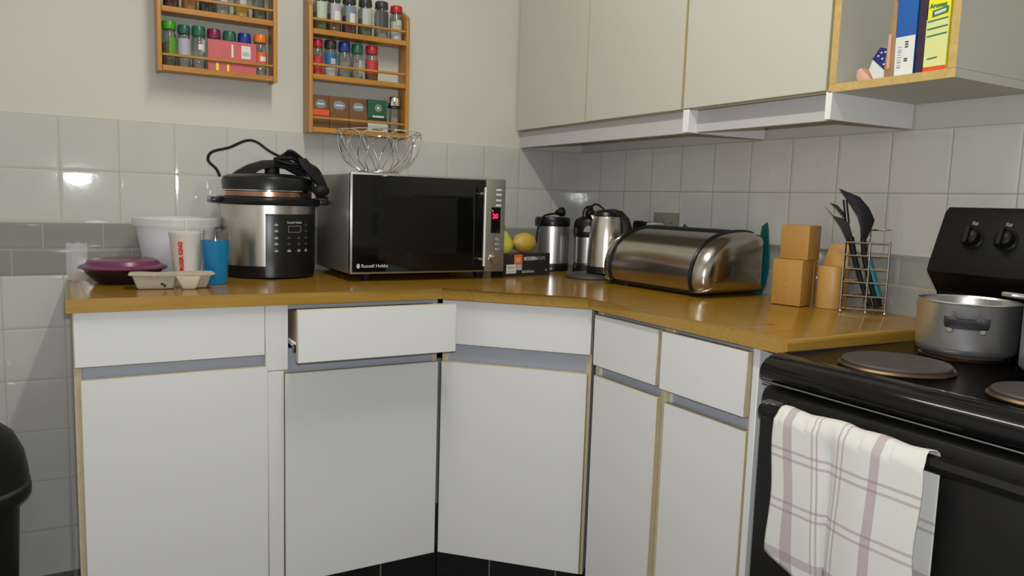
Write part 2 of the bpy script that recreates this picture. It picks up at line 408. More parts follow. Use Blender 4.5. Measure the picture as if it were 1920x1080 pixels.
# ------------------------------------------------------------------ base cabinets
def cabinet(label, loc, rz, w, door, drawer, sides, depth=.54, dopen=0., filler=None, ddrop=0., zrail=(.685, .752)):
    """front plane at local y=0 (door faces at -0.000), inward = +y. door/drawer = (x0,x1,z0,z1); sides = list of (x0,x1)"""
    r = thing('base_cabinet', label, 'cabinet', loc, rz, 'white fitted base cabinets')
    bm = B()
    for a, b in sides: edged(bm, (a, .017, .105), (b, depth, .871), (0, 1), .0008)
    box(bm, (sides[0][1], .02, .105), (sides[-1][0], depth, .121), mi=0)
    box(bm, (sides[0][1], depth - .006, .121), (sides[-1][0], depth, .871), mi=0)
    O('carcass', bm, ['white', 'edge'], r)
    bm = B(); box(bm, (sides[0][1], .026, zrail[0]), (sides[-1][0], .040, zrail[1]), .001, 1); O('grip_rail', bm, 'rail_shade', r)
    bm = B(); box(bm, (sides[0][1], .022, .8565), (sides[-1][0], .036, .8715), .001, 1); O('top_rail', bm, 'rail_shade', r)
    if filler:
        bm = B()
        for f in filler: box(bm, f[0], f[1], .0012, 1)
        O('filler_panel', bm, 'melamine', r)
    bm = B(); edged(bm, (door[0], 0, door[2]), (door[1], .016, door[3]), (1, -1)); O('door', bm, ['melamine', 'edge'], r)
    bm = B(); edged(bm, (drawer[0], -dopen, drawer[2]), (drawer[1], .016 - dopen, drawer[3]), (1, -1))
    d = O('drawer', bm, ['melamine', 'edge'], r)
    a, b = drawer[0] + .022, drawer[1] - .022; y0, y1 = .0165 - dopen, .42 - dopen; z0, z1 = drawer[2] + .018, drawer[2] + .098
    if dopen > .05:
        z1 = drawer[2] + .112
    bm = B()
    box(bm, (a, y0, z0), (a + .012, y1, z1)); box(bm, (b - .012, y0, z0), (b, y1, z1)); box(bm, (a + .012, y1 - .012, z0), (b - .012, y1, z1))
    box(bm, (a + .012, y0, z0), (b - .012, y1 - .012, z0 + .005))
    O('drawer_box', bm, 'chip' if dopen > .05 else 'white', d)
    if dopen > .05:
        for q0, q1 in ((a - .009, a - .0005), (b + .0005, b + .009)):
            bm = B(); box(bm, (q0, y0 + .004, z0 + .004), (q1, y1, z0 + .018), .002, 1); O('drawer_runner', bm, 'whitepl', d)
        bm = B(); lathe(bm, [(0, -.003), (.010, -.003), (.010, .003), (0, .003)], seg=16); O('roller', bm, 'black', d, loc=(a - .0125, -.05, z0 + .006), rot=(0, PI / 2, 0))
    return r

cabinet('white base cabinet at left end of worktop, drawer shut above tall door', (0, -.585, 0), 0, .5,
        (-1.769, -1.350, .108, .7135), (-1.7805, -1.357, .743, .8725), [(-1.782, -1.766), (-1.358, -1.350)],
        filler=[((-1.3565, .001, .70), (-1.299, .016, .8715)), ((-1.3497, .0008, .108), (-1.3098, .016, .6985))], zrail=(.700, .760))
cabinet('white base cabinet under the microwave with its drawer pulled out', (0, -.585, 0), 0, .43,
        (-1.3075, -.872, .112, .690), (-1.305, -.8752, .741, .8735), [(-1.3095, -1.2985), (-.884, -.870)], dopen=.12)
cabinet('white diagonal corner base cabinet below the bend of the worktop', (-.8668, -.5832, 0), -PI / 4, .43,
        (.004, .430, .112, .690), (.004, .437, .7425, .870), [(.001, .018), (.424, .438)], depth=.42)
cabinet('narrow white base cabinet right of the diagonal corner cabinet', (-.562, -.905, 0), -PI / 2, .27,
        (.011, .270, .112, .694), (.0125, .270, .723, .861), [(-.004, .013), (.265, .281)], dopen=.006, zrail=(.685, .735))
cabinet('white base cabinet beside the stove, its drawer slightly ajar', (-.562, -.905, 0), -PI / 2, .27,
        (.297, .553, .112, .690), (.289, .556, .7215, .861), [(.2815, .297), (.540, .555)], dopen=.012, zrail=(.685, .735), filler=[((.5585, .001, .100), (.5755, .54, .8715))])

# ------------------------------------------------------------------ worktop
def worktop():
    r = thing('worktop', 'beech laminate worktop with mitred corner running along both walls', 'worktop')
    z0, z1 = .873, WT
    k = .012      # bullnose set back
    out = [(-1.794, -.001), (-1.794, -.600), (-.873, -.600), (-.577, -.896), (-.577, -1.561), (-.001, -1.561), (-.001, -.001)]
    # slab (inner), its face finished with a rounded front edging
    def inset(p, d):
        n = len(p); o = []
        for i in range(n):
            a, b, c = Vector(p[i - 1]), Vector(p[i]), Vector(p[(i + 1) % n])
            e1 = (b - a).normalized(); e2 = (c - b).normalized()
            n1 = Vector((-e1.y, e1.x)); n2 = Vector((-e2.y, e2.x))
            q = (n1 + n2); q /= (1 + n1.dot(n2)); o.append(b + q * d)
        return o
    bm = B()
    fs = prism(bm, [tuple(p) for p in out], 2, z0, z1)
    top = [e for e in bm.edges if all(abs(v.co.z - z1) < 1e-6 for v in e.verts) and not all(v.co.y > -.01 for v in e.verts) and not all(v.co.x > -.01 for v in e.verts)]
    bmesh.ops.bevel(bm, geom=top, offset=.009, segments=4, profile=.5, affect='EDGES')
    bm.normal_update()
    for f in bm.faces:
        f.material_index = 1 if (f.normal.z < .9 and f.normal.z > -.5) else 0
    o = O('laminate_slab', bm, ['worktop', 'wedge'], r)
    # dark mitre joint lines and the knife scratch
    bm = B()
    v = [bm.verts.new(p) for p in ((-.474, -1.387, WT + .0003), (-.455, -1.418, WT + .0003), (-.448, -1.416, WT + .0003), (-.465, -1.389, WT + .0003))]
    bm.faces.new(v); O('burn_mark', bm, 'sp_brown', r)
    return r
worktop()

# ------------------------------------------------------------------ wall cabinets
UX = -.302
r = thing('wall_cabinet', 'cream wall cabinet with two tall doors in the room corner', 'cabinet', group='cream wall cabinets')
bm = B(); box(bm, (UX + .018, -.914, 1.42), (-.001, -.001, 2.3)); O('carcass', bm, 'upper', r)
for a, b in ((-.003, -.4500), (-.4535, -.9135)):
    bm = B(); edged(bm, (UX, b, 1.4215), (UX + .016, a, 2.3), (0, -1)); O('door', bm, ['upper', 'edge'], r)
bm = B(); edged(bm, (UX + .020, -.922, 1.3575), (UX + .036, -.002, 1.4195), (0, -1)); O('pelmet', bm, ['pelmet', 'edge'], r)
r = thing('wall_cabinet', 'cream single-door wall cabinet between the two-door cabinet and the open shelf', 'cabinet', group='cream wall cabinets')
bm = B(); box(bm, (UX + .018, -1.391, 1.42), (-.001, -.9165, 2.3)); O('carcass', bm, ['upper'], r)
bm = B(); box(bm, (UX + .006, -.931, 1.421), (UX + .0178, -.9165, 2.3)); O('edge_strip', bm, 'edge', r)
bm = B(); edged(bm, (UX, -1.386, 1.4215), (UX + .016, -.9225, 2.3), (0, -1)); O('door', bm, ['upper', 'edge'], r)
bm = B(); edged(bm, (UX + .034, -1.3855, 1.3590), (UX + .050, -.9455, 1.4195), (0, -1)); O('pelmet', bm, ['pelmet', 'edge'], r)
for a, b in ((-.945, -.9225), (-1.402, -1.386)):
    bm = B(); box(bm, (UX, a, 1.3575), (-.001, b, 1.4195), .001, 1)
    bm.normal_update()
    for f in bm.faces: f.material_index = 1 if f.normal.z < -.9 else 0
    O('pelmet_return', bm, ['white', 'edge'], r)

r = thing('open_shelf_unit', 'open wall shelf with wood-toned front edges holding boxes and packets', 'shelf')
y0, y1 = -1.3925, -1.6755; z0, z1 = 1.4165, 2.0
def shelfboard(name, a, b):
    bm = B(); box(bm, a, b)
    bm.normal_update()
    for f in bm.faces: f.material_index = 1 if f.normal.x < -.9 else 0
    return O(name, bm, ['upper', 'shelfedge'], r)
shelfboard('base_panel', (UX, y1, z0), (-.001, y0, z0 + .0175))
shelfboard('side_panel', (UX, y0 - .0175, z0 + .018), (-.008, y0, z1)); shelfboard('side_panel', (UX, y1, z0 + .018), (-.008, y1 + .016, z1))
shelfboard('top_panel', (UX, y1, z1 + .0005), (-.001, y0, z1 + .018))
bm = B(); box(bm, (-.0075, y1, z0 + .018), (-.001, y0, z1)); O('back_panel', bm, 'white', r)

# things on the open shelf
ZS = z0 + .0175 + .0005
def carton(name, label, cat, xf, ya, yb, h, depth, m, tilt=0., rz=0., group=None):
    o = thing(name, label, cat, (xf + depth / 2, (ya + yb) / 2, ZS), rz, group)
    w = abs(ya - yb)
    bm = B(); box(bm, (-depth / 2, -w / 2, 0), (depth / 2, w / 2, h), .0012, 1); O('carton', bm, m, o)
    return o, depth / 2, w / 2
FX = (PI / 2, 0, -PI / 2)       # text facing -x
o, d, w = carton('seasoning_box', 'yellow seasoning box with red base standing at right end of open shelf', 'box', -.278, -1.594, -1.640, .215, .085, 'yellow')
def patch(name, par, y0_, y1_, z0_, z1_, m, d, skew=0.):
    bm = B(); v = [bm.verts.new((-d - .0006, y, z)) for y, z in ((y0_, z0_), (y1_, z0_ + skew), (y1_, z1_ + skew), (y0_, z1_))]
    bm.faces.new(v); return O(name, bm, m, par)
patch('red_band', o, w, -w, 0, .012, 'redpack', d)
patch('pale_panel', o, w, -w, .0125, .105, 'paleyel', d)
for i, z in enumerate((.070, .084, .099)): patch('stripe', o, w * .9, -w * .9, z, z + .003, 'greenp', d + .0003, .003)
patch('emblem', o, w * .55, -w * .85, .108, .121, 'greenp', d + .0002, .005)
patch('emblem_text', o, w * .35, -w * .65, .112, .118, 'lighttext', d + .0004, .004)
text('title', 'Aromat', .0118, 'greenp', o, (-d - .001, w * .82, .1265), FX, bold=.0004, sx=.92)
patch('small_print', o, w * .7, -w * .2, .026, .029, 'greenp', d + .0002, .002)
o, d, w = carton('dark_box', 'narrow dark purple box between blue and yellow boxes on open shelf', 'box', -.276, -1.5745, -1.5915, .20, .10, 'darkpurple')
o, d, w = carton('blue_box', 'tall blue box with white barcode panel on open shelf', 'box', -.278, -1.5275, -1.5725, .215, .10, 'bluebox')
patch('barcode_panel', o, w, -w, 0, .081, 'boxwhite', d)
for i in range(9):
    z = .018 + i * .0052; patch('barcode_bar', o, w * .62, w * .25, z, z + random.choice((.0015, .0028)), 'dimtext', d + .0003)
for z in (.030, .034, .058, .063, .068): patch('print_mark', o, -w * .05, -w * .38, z, z + .003, 'l_dark', d + .0003)
# leaning brown wrapped packet
o = thing('snack_packet', 'brown crinkled packet leaning against tall blue box on open shelf', 'packet', (-.25, -1.5155, ZS), 0)
bm = B()
pts = [(-.030, 0), (.012, 0), (.0115, .02), (.0, .11), (-.006, .16), (-.012, .17), (-.024, .15), (-.026, .06)]
prism(bm, [(p[0] * .55, p[1]) for p in pts], 0, -.03, .05, bev=.002)
O('wrapper', bm, 'kraft', o)
bm = B(); box(bm, (-.031, -.006, .02), (-.0305, .001, .09)); O('pink_strip', bm, 'pink', o)
# blue-and-white bag
o = thing('sugar_packet', 'small crumpled navy and white packet on open shelf', 'packet', (-.262, -1.485, ZS), 0)
bm = B(); prism(bm, [(.012, 0), (-.018, 0), (-.0165, .045), (-.0185, .068), (.001, .072), (.019, .050), (.027, .028)], 0, 0, .035, bev=.005)
O('wrapper', bm, 'boxwhite', o)
bm = B(); v = [bm.verts.new((-.0008, y, z)) for y, z in ((-.017, .018), (-.0175, .067), (.001, .071), (.018, .049))]; bm.faces.new(v); O('navy_panel', bm, 'navy', o)
for q in ((-.003, .058), (-.006, .045), (.004, .052), (-.010, .033), (-.012, .058)):
    bm = B(); box(bm, (-.0014, q[0] - .003, q[1]), (-.001, q[0] + .002, q[1] + .003)); O('print_mark', bm, 'lighttext', o)
o = thing('sweet_packet', 'small peach coloured packet lying at left on open shelf', 'packet', (-.25, -1.4515, ZS), 0)
bm = B(); prism(bm, [(-.022, 0), (.010, 0), (.0165, .012), (.016, .030), (.006, .033), (-.010, .016)], 0, -.02, .03, bev=.004); O('wrapper', bm, 'pink', o)

# ------------------------------------------------------------------ spice racks
def rack_mesh(x0, z0, label):
    r = thing('spice_rack', label, 'rack', (x0, 0, z0), 0, 'orange pine spice racks on the wall')
    W, D = .3405, .075; top = .410
    prof = [(0, 0), (-D, 0), (-D, top - .025), (-D + .004, top - .010), (-D + .014, top), (-D + .030, top + .004), (0, top + .03)]
    for a, b in ((0, .0125), (W - .0125, W)):
        bm = B(); prism(bm, prof, 0, a, b, bev=.002); O('upright', bm, 'rackside', r)
    for s in (0., .167, .308):
        bm = B(); box(bm, (.0127, -D + .009, s + .004), (W - .0127, -.001, s + .011)); O('shelf_board', bm, 'rackwood', r)
        bm = B(); box(bm, (.0127, -D, s + .001), (W - .0127, -D + .0085, s + .018), .0015, 1); O('lip', bm, 'rackwood', r)
        bm = B(); box(bm, (.0127, -D + .001, s + .044), (W - .0127, -D + .0075, s + .052), .0015, 1); O('rail', bm, 'rackwood', r)
    return r
R1 = (-1.5495, 1.500); R2 = (-1.1105, 1.3545)
rack_mesh(*R1, 'orange pine spice rack mounted higher, left of the other rack')
rack_mesh(*R2, 'orange pine spice rack hung lower, above the microwave')

def jar(x, z, rad, h, cap_h, cap, cont, fill, lab=None, label='', group='', y=-.036, cap_r=None, lab_z=(.30, .75), lab_arc=(-150, -30), patchm=None):
    """spice jar: glass body, contents, label sleeve, screw cap"""
    o = thing('spice_jar', label, 'jar', (x, y, z), 0, group)
    hb = h - cap_h; cr = cap_r or rad * .93
    bm = B(); lathe(bm, [(0, 0), (rad * .92, 0), (rad, .003), (rad, hb * .82), (rad * .80, hb * .96), (rad * .80, hb)], seg=24); O('glass_body', bm, 'jar', o)
    bm = B(); lathe(bm, [(0, .002), (rad * .88, .002), (rad * .93, .005), (rad * .93, hb * fill * .8), (rad * .5, hb * fill * .86), (0, hb * fill * .84)], seg=20); O('contents', bm, cont, o)
    if lab:
        bm = B(); lathe(bm, [(rad * 1.012, hb * lab_z[0]), (rad * 1.012, hb * lab_z[1])], seg=24, a0=math.radians(lab_arc[0]), a1=math.radians(lab_arc[1])); O('label', bm, lab, o)
        if patchm:
            bm = B(); lathe(bm, [(rad * 1.03, hb * (lab_z[0] + .05)), (rad * 1.03, hb * (lab_z[0] * .4 + lab_z[1] * .6))], seg=10, a0=math.radians(-100), a1=math.radians(-52)); O('sticker', bm, patchm, o)
    bm = B(); lathe(bm, [(0, hb), (cr, hb), (cr * 1.02, hb + cap_h * .1), (cr, hb + cap_h * .85), (cr * .9, hb + cap_h), (0, hb + cap_h)], seg=28); O('cap', bm, cap, o)
    return o

zsh = lambda s: s + .0112
# higher rack, bottom shelf
g = 'spice jars on bottom shelf of the higher rack'; z = R1[1] + zsh(0)
A = (-160, 0)
jar(-1.514, z, .0205, .137, .023, 'lime', 'sp_green', .8, 'l_green', 'lime-capped spice jar, first on bottom shelf of higher rack', g, lab_z=(.32, .78), lab_arc=(-95, 20))
jar(-1.4735, z, .0185, .131, .024, 'tealcap', 'sp_grey', .82, 'l_lilac', 'teal-capped spice jar beside the lime-capped jar on higher rack', g, lab_z=(.35, .85), lab_arc=A)
jar(-1.4325, z, .0205, .133, .028, 'greencap', 'sp_grey', .55, 'l_mint', 'green-capped clear spice jar left of the pink box on higher rack', g, lab_z=(.55, .9), lab_arc=(-70, 10), patchm='label')
jar(-1.3885, z, .0205, .132, .028, 'plum', 'sp_brown', .8, None, 'plum-capped spice jar behind the pink box on higher rack', g, y=-.030)
jar(-1.3435, z, .0205, .131, .028, 'greencap', 'sp_green', .8, None, 'green-capped spice jar behind the pink box on higher rack', g, y=-.030)
jar(-1.2995, z, .0205, .131, .029, 'bluecap', 'sp_grey', .8, None, 'blue-capped spice jar behind the pink box on higher rack', g, y=-.030)
jar(-1.2535, z, .0205, .132, .024, 'orangecap', 'sp_grey', .45, 'l_orange', 'orange-capped spice jar at right end of higher rack', g, lab_z=(.42, .72), lab_arc=A, patchm='boxwhite')
o = thing('pink_box', 'pink card box standing in front of jars on higher rack', 'box', (-1.341, -.0605, z), 0)
bm = B(); box(bm, (-.0705, -.0045, 0), (.0705, .0045, .098), .001, 1); O('carton', bm, 'pinkbox', o)
def fl(name, par, x0, x1, z0, z1, y, m):
    bm = B(); v = [bm.verts.new((x, y, zz)) for x, zz in ((x0, z0), (x1, z0), (x1, z1), (x0, z1))]; bm.faces.new(v); return O(name, bm, m, par)
fl('sticker', o, .026, .053, .050, .088, -.0051, 'label'); fl('sticker_print', o, .030, .049, .058, .070, -.0055, 'l_grey')
fl('white_strip', o, -.003, .003, .050, .088, -.0051, 'label')
fl('yellow_mark', o, -.047, -.040, .002, .030, -.0051, 'yellow'); fl('yellow_mark', o, -.016, -.010, .002, .028, -.0051, 'yellow'); fl('yellow_mark', o, -.040, -.034, .002, .007, -.0051, 'yellow')
# higher rack, upper shelf
g = 'glass jars on upper shelf of the higher rack'; z = R1[1] + zsh(.167)
for x, c, l, lm in ((-1.507, 'sp_maroon', 'glass jar of dark maroon spice, first on upper shelf of higher rack', None), (-1.4565, 'sp_orange', 'glass jar of orange-brown spice on upper shelf of higher rack', None),
                    (-1.409, 'sp_dark', 'glass jar of almost black spice on upper shelf of higher rack', None), (-1.3645, 'sp_grey', 'glass jar of grey-green spice with pale label on higher rack', 'l_grey'),
                    (-1.309, 'sp_yel', 'glass jar of bright yellow spice on upper shelf of higher rack', 'l_grey'), (-1.2545, 'sp_green', 'glass jar of brownish herbs, last on upper shelf of higher rack', 'l_dark')):
    jar(x, z, .0225, .115, .022, 'darkcap', c, .62, lm, l, g, lab_z=(.48, .85), lab_arc=(-110, -60))
# lower rack, top shelf
g = 'glass jars on top shelf of the lower rack'; z = R2[1] + zsh(.308)
for x, c, lm, pm, cap, l in ((-1.0655, 'sp_green', 'l_mint', None, 'darkcap', 'green-labelled glass jar, first on top shelf of lower rack'), (-1.0205, 'sp_brown', 'l_lilac', 'label', 'greencap', 'glass jar of brown spice with small white sticker on lower rack'),
                         (-.970, 'sp_maroon', 'l_teal', 'label', 'darkcap', 'glass jar of maroon spice with blue-grey label on lower rack'), (-.9155, 'sp_green', 'l_grey', None, 'darkcap', 'glass jar of dark herbs with speckled label on lower rack'),
                         (-.859, 'sp_grey', 'l_dark', None, 'darkcap', 'glass jar with dark blue label on top shelf of lower rack')):
    jar(x, z, .0235, .128, .022, cap, c, .75, lm, l, g, lab_z=(.36, .9), lab_arc=(-130, -40), patchm=pm, y=-.038)
jar(-.8065, z, .022, .122, .022, 'redcap', 'sp_white', .85, 'l_mint', 'red-capped jar of pale speckled seasoning at end of lower rack top shelf', g, lab_z=(.55, .75), lab_arc=(-110, -60), y=-.038)
# lower rack, middle shelf
g = 'spice jars on middle shelf of the lower rack'; z = R2[1] + zsh(.167)
jar(-1.0735, z, .0175, .1215, .024, 'redcap', 'sp_red', .85, 'l_red', 'red-capped spice jar, first on middle shelf of lower rack', g, lab_z=(.08, .68), lab_arc=A)
jar(-1.0315, z, .0205, .1225, .025, 'darkcap', 'sp_white', .45, 'l_blue', 'black-capped jar of white salt with blue label on lower rack', g, lab_z=(.42, .82), lab_arc=A, patchm='l_grey')
jar(-.985, z, .0208, .1235, .030, 'bluecap', 'sp_grey', .75, None, 'blue-capped spice jar on middle shelf of lower rack', g)
jar(-.9415, z, .0195, .122, .030, 'greencap', 'sp_grey', .8, 'l_grey', 'green-capped spice jar on middle shelf of lower rack', g, lab_z=(.2, .75), lab_arc=(-90, -10))
jar(-.891, z, .0215, .122, .026, 'redcap', 'sp_brown', .85, 'l_red', 'red-capped spice jar standing apart on middle shelf of lower rack', g, lab_z=(.30, .78), lab_arc=A)
# lower rack, bottom shelf
z = R2[1] + zsh(0); g = 'spice refill packets on bottom shelf of the lower rack'
def packet(x0, x1, h, m, label, band=None, oval='l_teal'):
    w = (x1 - x0) / 2
    o = thing('spice_packet', label, 'packet', ((x0 + x1) / 2, -.042, z), 0, g)
    bm = B(); prism(bm, [(-.014, 0), (.014, 0), (.012, h * .5), (.004, h), (-.004, h), (-.012, h * .5)], 0, -w + .0006, w - .0006, bev=.0015); O('wrapper', bm, m, o)
    bm = B(); n = 20; v = [bm.verts.new((w * .62 * math.cos(2 * PI * k / n), -.0135 + .0035 * 1, h * .74 + h * .13 * math.sin(2 * PI * k / n))) for k in range(n)]; bm.faces.new(v)
    e = O('oval_emblem', bm, oval, o)
    fl('emblem_print', o, -w * .4, w * .4, h * .72, h * .76, -.0105, 'lighttext')
    if band: fl('red_band', o, -w * .97, w * .97, h * .42, h * .58, -.0130, band)
    return o
packet(-1.0955, -1.0390, .113, 'sp_brown', 'spice packet with red-orange band, first on bottom shelf of lower rack', 'redpack')
packet(-1.0385, -.9725, .113, 'sp_brown', 'brown spice packet between red-banded packet and another packet on lower rack')
packet(-.9720, -.9095, .113, 'sp_brown', 'brown spice packet next to the green box on lower rack')
o = thing('tea_box', 'dark green box with round sun emblem on lower rack', 'box', (-.8752, -.042, z), 0)
bm = B(); box(bm, (-.034, -.014, 0), (.034, .014, .113), .001, 1); O('carton', bm, 'greenbox', o)
fl('pale_base', o, -.034, .034, 0, .037, -.0146, 'boxwhite'); fl('lime_band', o, -.034, .034, .037, .044, -.0146, 'lime'); fl('dark_band', o, -.034, .034, .044, .054, -.0148, 'darkcap')
fl('print_line', o, -.018, .022, .055, .0605, -.0150, 'lighttext'); fl('leaf', o, -.02, .02, .012, .018, -.0150, 'greenp')
bm = B()
for k in range(14):
    a = 2 * PI * k / 14; ca, sa = math.cos(a), math.sin(a)
    v = [bm.verts.new((.002 + p * ca - q * sa, -.0150, .086 + p * sa + q * ca)) for p, q in ((.007, -.0007), (.013, -.0007), (.013, .0007), (.007, .0007))]; bm.faces.new(v)
v = [bm.verts.new((.002 + .005 * math.cos(2 * PI * k / 16), -.0150, .086 + .005 * math.sin(2 * PI * k / 16))) for k in range(16)]; bm.faces.new(v)
O('sun_emblem', bm, 'lighttext', o)
o = thing('pepper_grinder', 'clear pepper grinder with silver cap at right end of lower rack', 'grinder', (-.8105, -.040, z), 0)
bm = B(); lathe(bm, [(0, 0), (.0175, 0), (.0185, .003), (.0165, .088), (.0165, .095)], seg=24); O('glass_body', bm, 'jar', o)
bm = B(); lathe(bm, [(0, .002), (.0165, .002), (.015, .06), (0, .06)], seg=20); O('contents', bm, 'sp_grey', o)
bm = B(); lathe(bm, [(0, .095), (.0215, .095), (.0215, .123), (.018, .129), (0, .129)], seg=28); O('cap', bm, 'chrome', o)
bm = B(); lathe(bm, [(.0218, .093), (.0222, .096), (.0218, .099)], seg=28); O('collar', bm, 'black', o)

# ------------------------------------------------------------------ microwave
mw = thing('microwave', 'silver microwave oven with black glass door below spice rack', 'microwave', (-.8205, -.39, WT), 0)
W2, Hm, Dm = .2565, .2965, .345
zb = .0225
bm = B(); box(bm, (-W2, .012, zb), (W2, Dm, zb + Hm - .003), .004, 2); O('casing', bm, 'mwside', mw)
bm = B()
for k in range(10):
    for j in range(5): box(bm, (-W2 - .0006, .13 + k * .012, zb + .06 + j * .012), (-W2 + .001, .138 + k * .012, zb + .063 + j * .012))
O('vent_slots', bm, 'dkgrey', mw)
xd = .184   # door / control panel split
bm = B(); box(bm, (-W2, -.010, zb), (xd, .0115, zb + Hm), .003, 2); dr = O('door', bm, 'steelg', mw)
bm = B(); box(bm, (-W2 + .006, -.0125, zb + .006), (xd - .002, -.0095, zb + Hm - .005), .0015, 1); O('door_glass', bm, 'glassblack', dr)
bm = B(); box(bm, (-.17, -.0130, zb + .06), (.085, -.0124, zb + .232)); O('window_mesh', bm, 'mesh', dr)
bm = B(); box(bm, (xd + .0012, -.012, zb), (W2, .0115, zb + Hm), .003, 2); cp = O('control_panel', bm, 'panelsteel', mw)
bm = B(); tube(bm, [(.166, -.045, zb + .022), (.166, -.045, zb + Hm - .028)], .0055, 12)
for zz in (.042, Hm - .048): tube(bm, [(.166, -.0445, zb + zz), (.166, -.012, zb + zz)], .004, 10)
O('handle', bm, 'handlebar', dr)
bm = B(); box(bm, (.205, -.0135, zb + .125), (.2395, -.0115, zb + .207), .0005, 1); ds = O('display', bm, 'glassblack', cp)
bm = B(); box(bm, (.2395, -.0138, zb + .124), (.2415, -.0115, zb + .208)); O('display_edge', bm, 'redframe', cp)
FY = (PI / 2, 0, 0)
text('display_digits', '20', .021, 'led', ds, (.2085, -.0140, zb + .172), FY, bold=.0006)
text('display_mark', '8', .010, 'led', ds, (.2065, -.0140, zb + .192), FY)
for i, zz in enumerate((.262, .247, .229, .213, .104, .088, .072)):
    bm = B(); w_ = .010 if i < 4 else .008; box(bm, (.231 - w_, -.0132, zb + zz - .0035), (.231 + w_, -.0115, zb + zz + .0035), .001, 1); O('button', bm, 'redframe' if i >= 4 else 'lighttext', cp)
bm = B(); lathe(bm, [(0, .018), (.012, .018), (.0135, .015), (.0145, .002), (.0165, 0)], seg=28); O('dial', bm, 'chrome', cp, loc=(.214, -.0125, zb + .040), rot=(PI / 2, 0, 0))
text('logo_text', 'Russell Hobbs', .0145, 'lighttext', dr, (-W2 + .033, -.0128, zb + .020), FY)
bm = B(); lathe(bm, [(.0035, 0), (.0052, .0), (.0052, .0004), (.0035, .0004)], seg=20, sy=1.35); box(bm, (-.0018, -.005, 0), (.0018, .005, .0004)); O('logo_emblem', bm, 'lighttext', dr, loc=(-W2 + .024, -.0126, zb + .0245), rot=(PI / 2, 0, 0))
for x in (-.19, .19):
    for y in (.04, .29):
        bm = B(); lathe(bm, [(0, 0), (.014, 0), (.018, zb + .0005), (0, zb + .0005)], seg=18); O('foot', bm, 'black', mw, loc=(x, y, 0))

# wire fruit basket on top
bk = thing('wire_basket', 'chrome wire petal fruit basket on top of the microwave', 'basket', (-.929, -.225, WT + zb + Hm - .003), 0)
bm = B(); tube(bm, [(.062 * math.cos(a * PI / 12), .062 * math.sin(a * PI / 12), .016) for a in range(24)], .0022, 8, closed=True); O('base_ring', bm, 'chrome', bk)
for k in range(4):
    a = PI / 4 + k * PI / 2 + .2
    bm = B(); tube(bm, [(.060 * math.cos(a), .060 * math.sin(a), .016), (.066 * math.cos(a), .066 * math.sin(a), .010), (.072 * math.cos(a), .072 * math.sin(a), .0026)], .002, 8); O('foot', bm, 'chrome', bk)
NP = 10
for k in range(NP):
    a = 2 * PI * (k + .3) / NP; P = []
    for i in range(33):
        t = -1 + 2 * i / 32; q = abs(t)
        h = math.sqrt(max(0, 1 - q ** 2.4))        # 0 at the base ring, 1 at the top of the loop
        ang = a + math.copysign(.60 * math.sin(q ** .85 * 2.55), t)
        rr = .062 + .070 * (1 - (1 - h) ** 1.9); zz = .016 + .122 * h ** 1.5
        P.append((rr * math.cos(ang), rr * math.sin(ang), zz))
    bm = B(); tube(bm, P, .0015, 6); O('petal_loop', bm, 'chrome', bk)

# ------------------------------------------------------------------ pressure cooker
pc = thing('pressure_cooker', 'steel electric pressure cooker with black lid left of microwave', 'cooker', (-1.252, -.1435, WT), 0)
bm = B(); lathe(bm, [(0, 0), (.128, 0), (.134, .005), (.1365, .028), (.1365, .036), (0, .036)], seg=64); O('base', bm, 'black', pc)
bm = B(); lathe(bm, [(.1345, .0362), (.1385, .038), (.139, .222), (.132, .224)], seg=72); O('steel_body', bm, 'steelv', pc)
a0, a1 = math.radians(-106), math.radians(-37)
bm = B(); lathe(bm, [(.1392, .004), (.143, .006), (.1435, .012), (.1435, .185), (.1425, .191), (.1392, .192)], seg=32, a0=a0, a1=a1)
pn = O('front_panel', bm, 'black', pc)
def onp(ang, z, r=.1440): 
    a = math.radians(ang); return (r * math.cos(a), r * math.sin(a), z), (PI / 2, 0, a + PI / 2)
l, ro = onp(-72, .165); text('logo_text', 'Russell Hobbs', .0085, 'lighttext', pn, l, ro, 'CENTER')
bm = B()
for p0, p1 in (((-.021, -.0095), (.021, -.0085)), ((-.021, .0085), (.021, .0095)), ((-.021, -.0095), (-.020, .0095)), ((.020, -.0095), (.021, .0095))): box(bm, (p0[0], -.0003, p0[1]), (p1[0], .0003, p1[1]))
l, ro = onp(-72, .148, .1442); O('display_frame', bm, 'dimtext', pn, loc=l, rot=(0, 0, ro[2]))
for row, z in enumerate((.160, .142, .122, .104, .084)):
    for colm, ang in enumerate((-94, -79, -66, -55)):
        if row < 2 and colm in (1, 2): continue
        l, ro = onp(ang, z, .1440)
        bm = B(); box(bm, (-.0055, -.0004, -.003), (.0055, .0004, .003), .0003, 1); box(bm, (-.001, -.0005, .005), (.001, .0004, .007))
        O('button', bm, 'dimtext' if row == 4 or colm == 0 else 'dkgrey', pn, loc=l, rot=(0, 0, ro[2]))
bm = B(); lathe(bm, [(.1395, .216), (.150, .2165), (.1525, .220), (.1525, .236), (.149, .240), (.128, .240)], seg=64)
for sx in (-1, 1): box(bm, (sx * .145, -.045, .220), (sx * .172, .045, .237), .004, 2)
O('rim', bm, 'black', pc)
bm = B(); lathe(bm, [(.124, .2402), (.1275, .2415), (.1275, .2555), (.124, .257)], seg=64); O('seal_band', bm, 'copper', pc)
bm = B(); lathe(bm, [(.110, .2572), (.1335, .258), (.136, .261), (.1365, .286), (.133, .297), (.120, .304), (.07, .310), (0, .312)], seg=64)
lid = O('lid', bm, 'black', pc)
bm = B(); lathe(bm, [(.1337, .2575), (.1378, .2578), (.1378, .2600), (.1360, .2606)], seg=64); O('trim_ring', bm, 'chrome', lid)
bm = B()
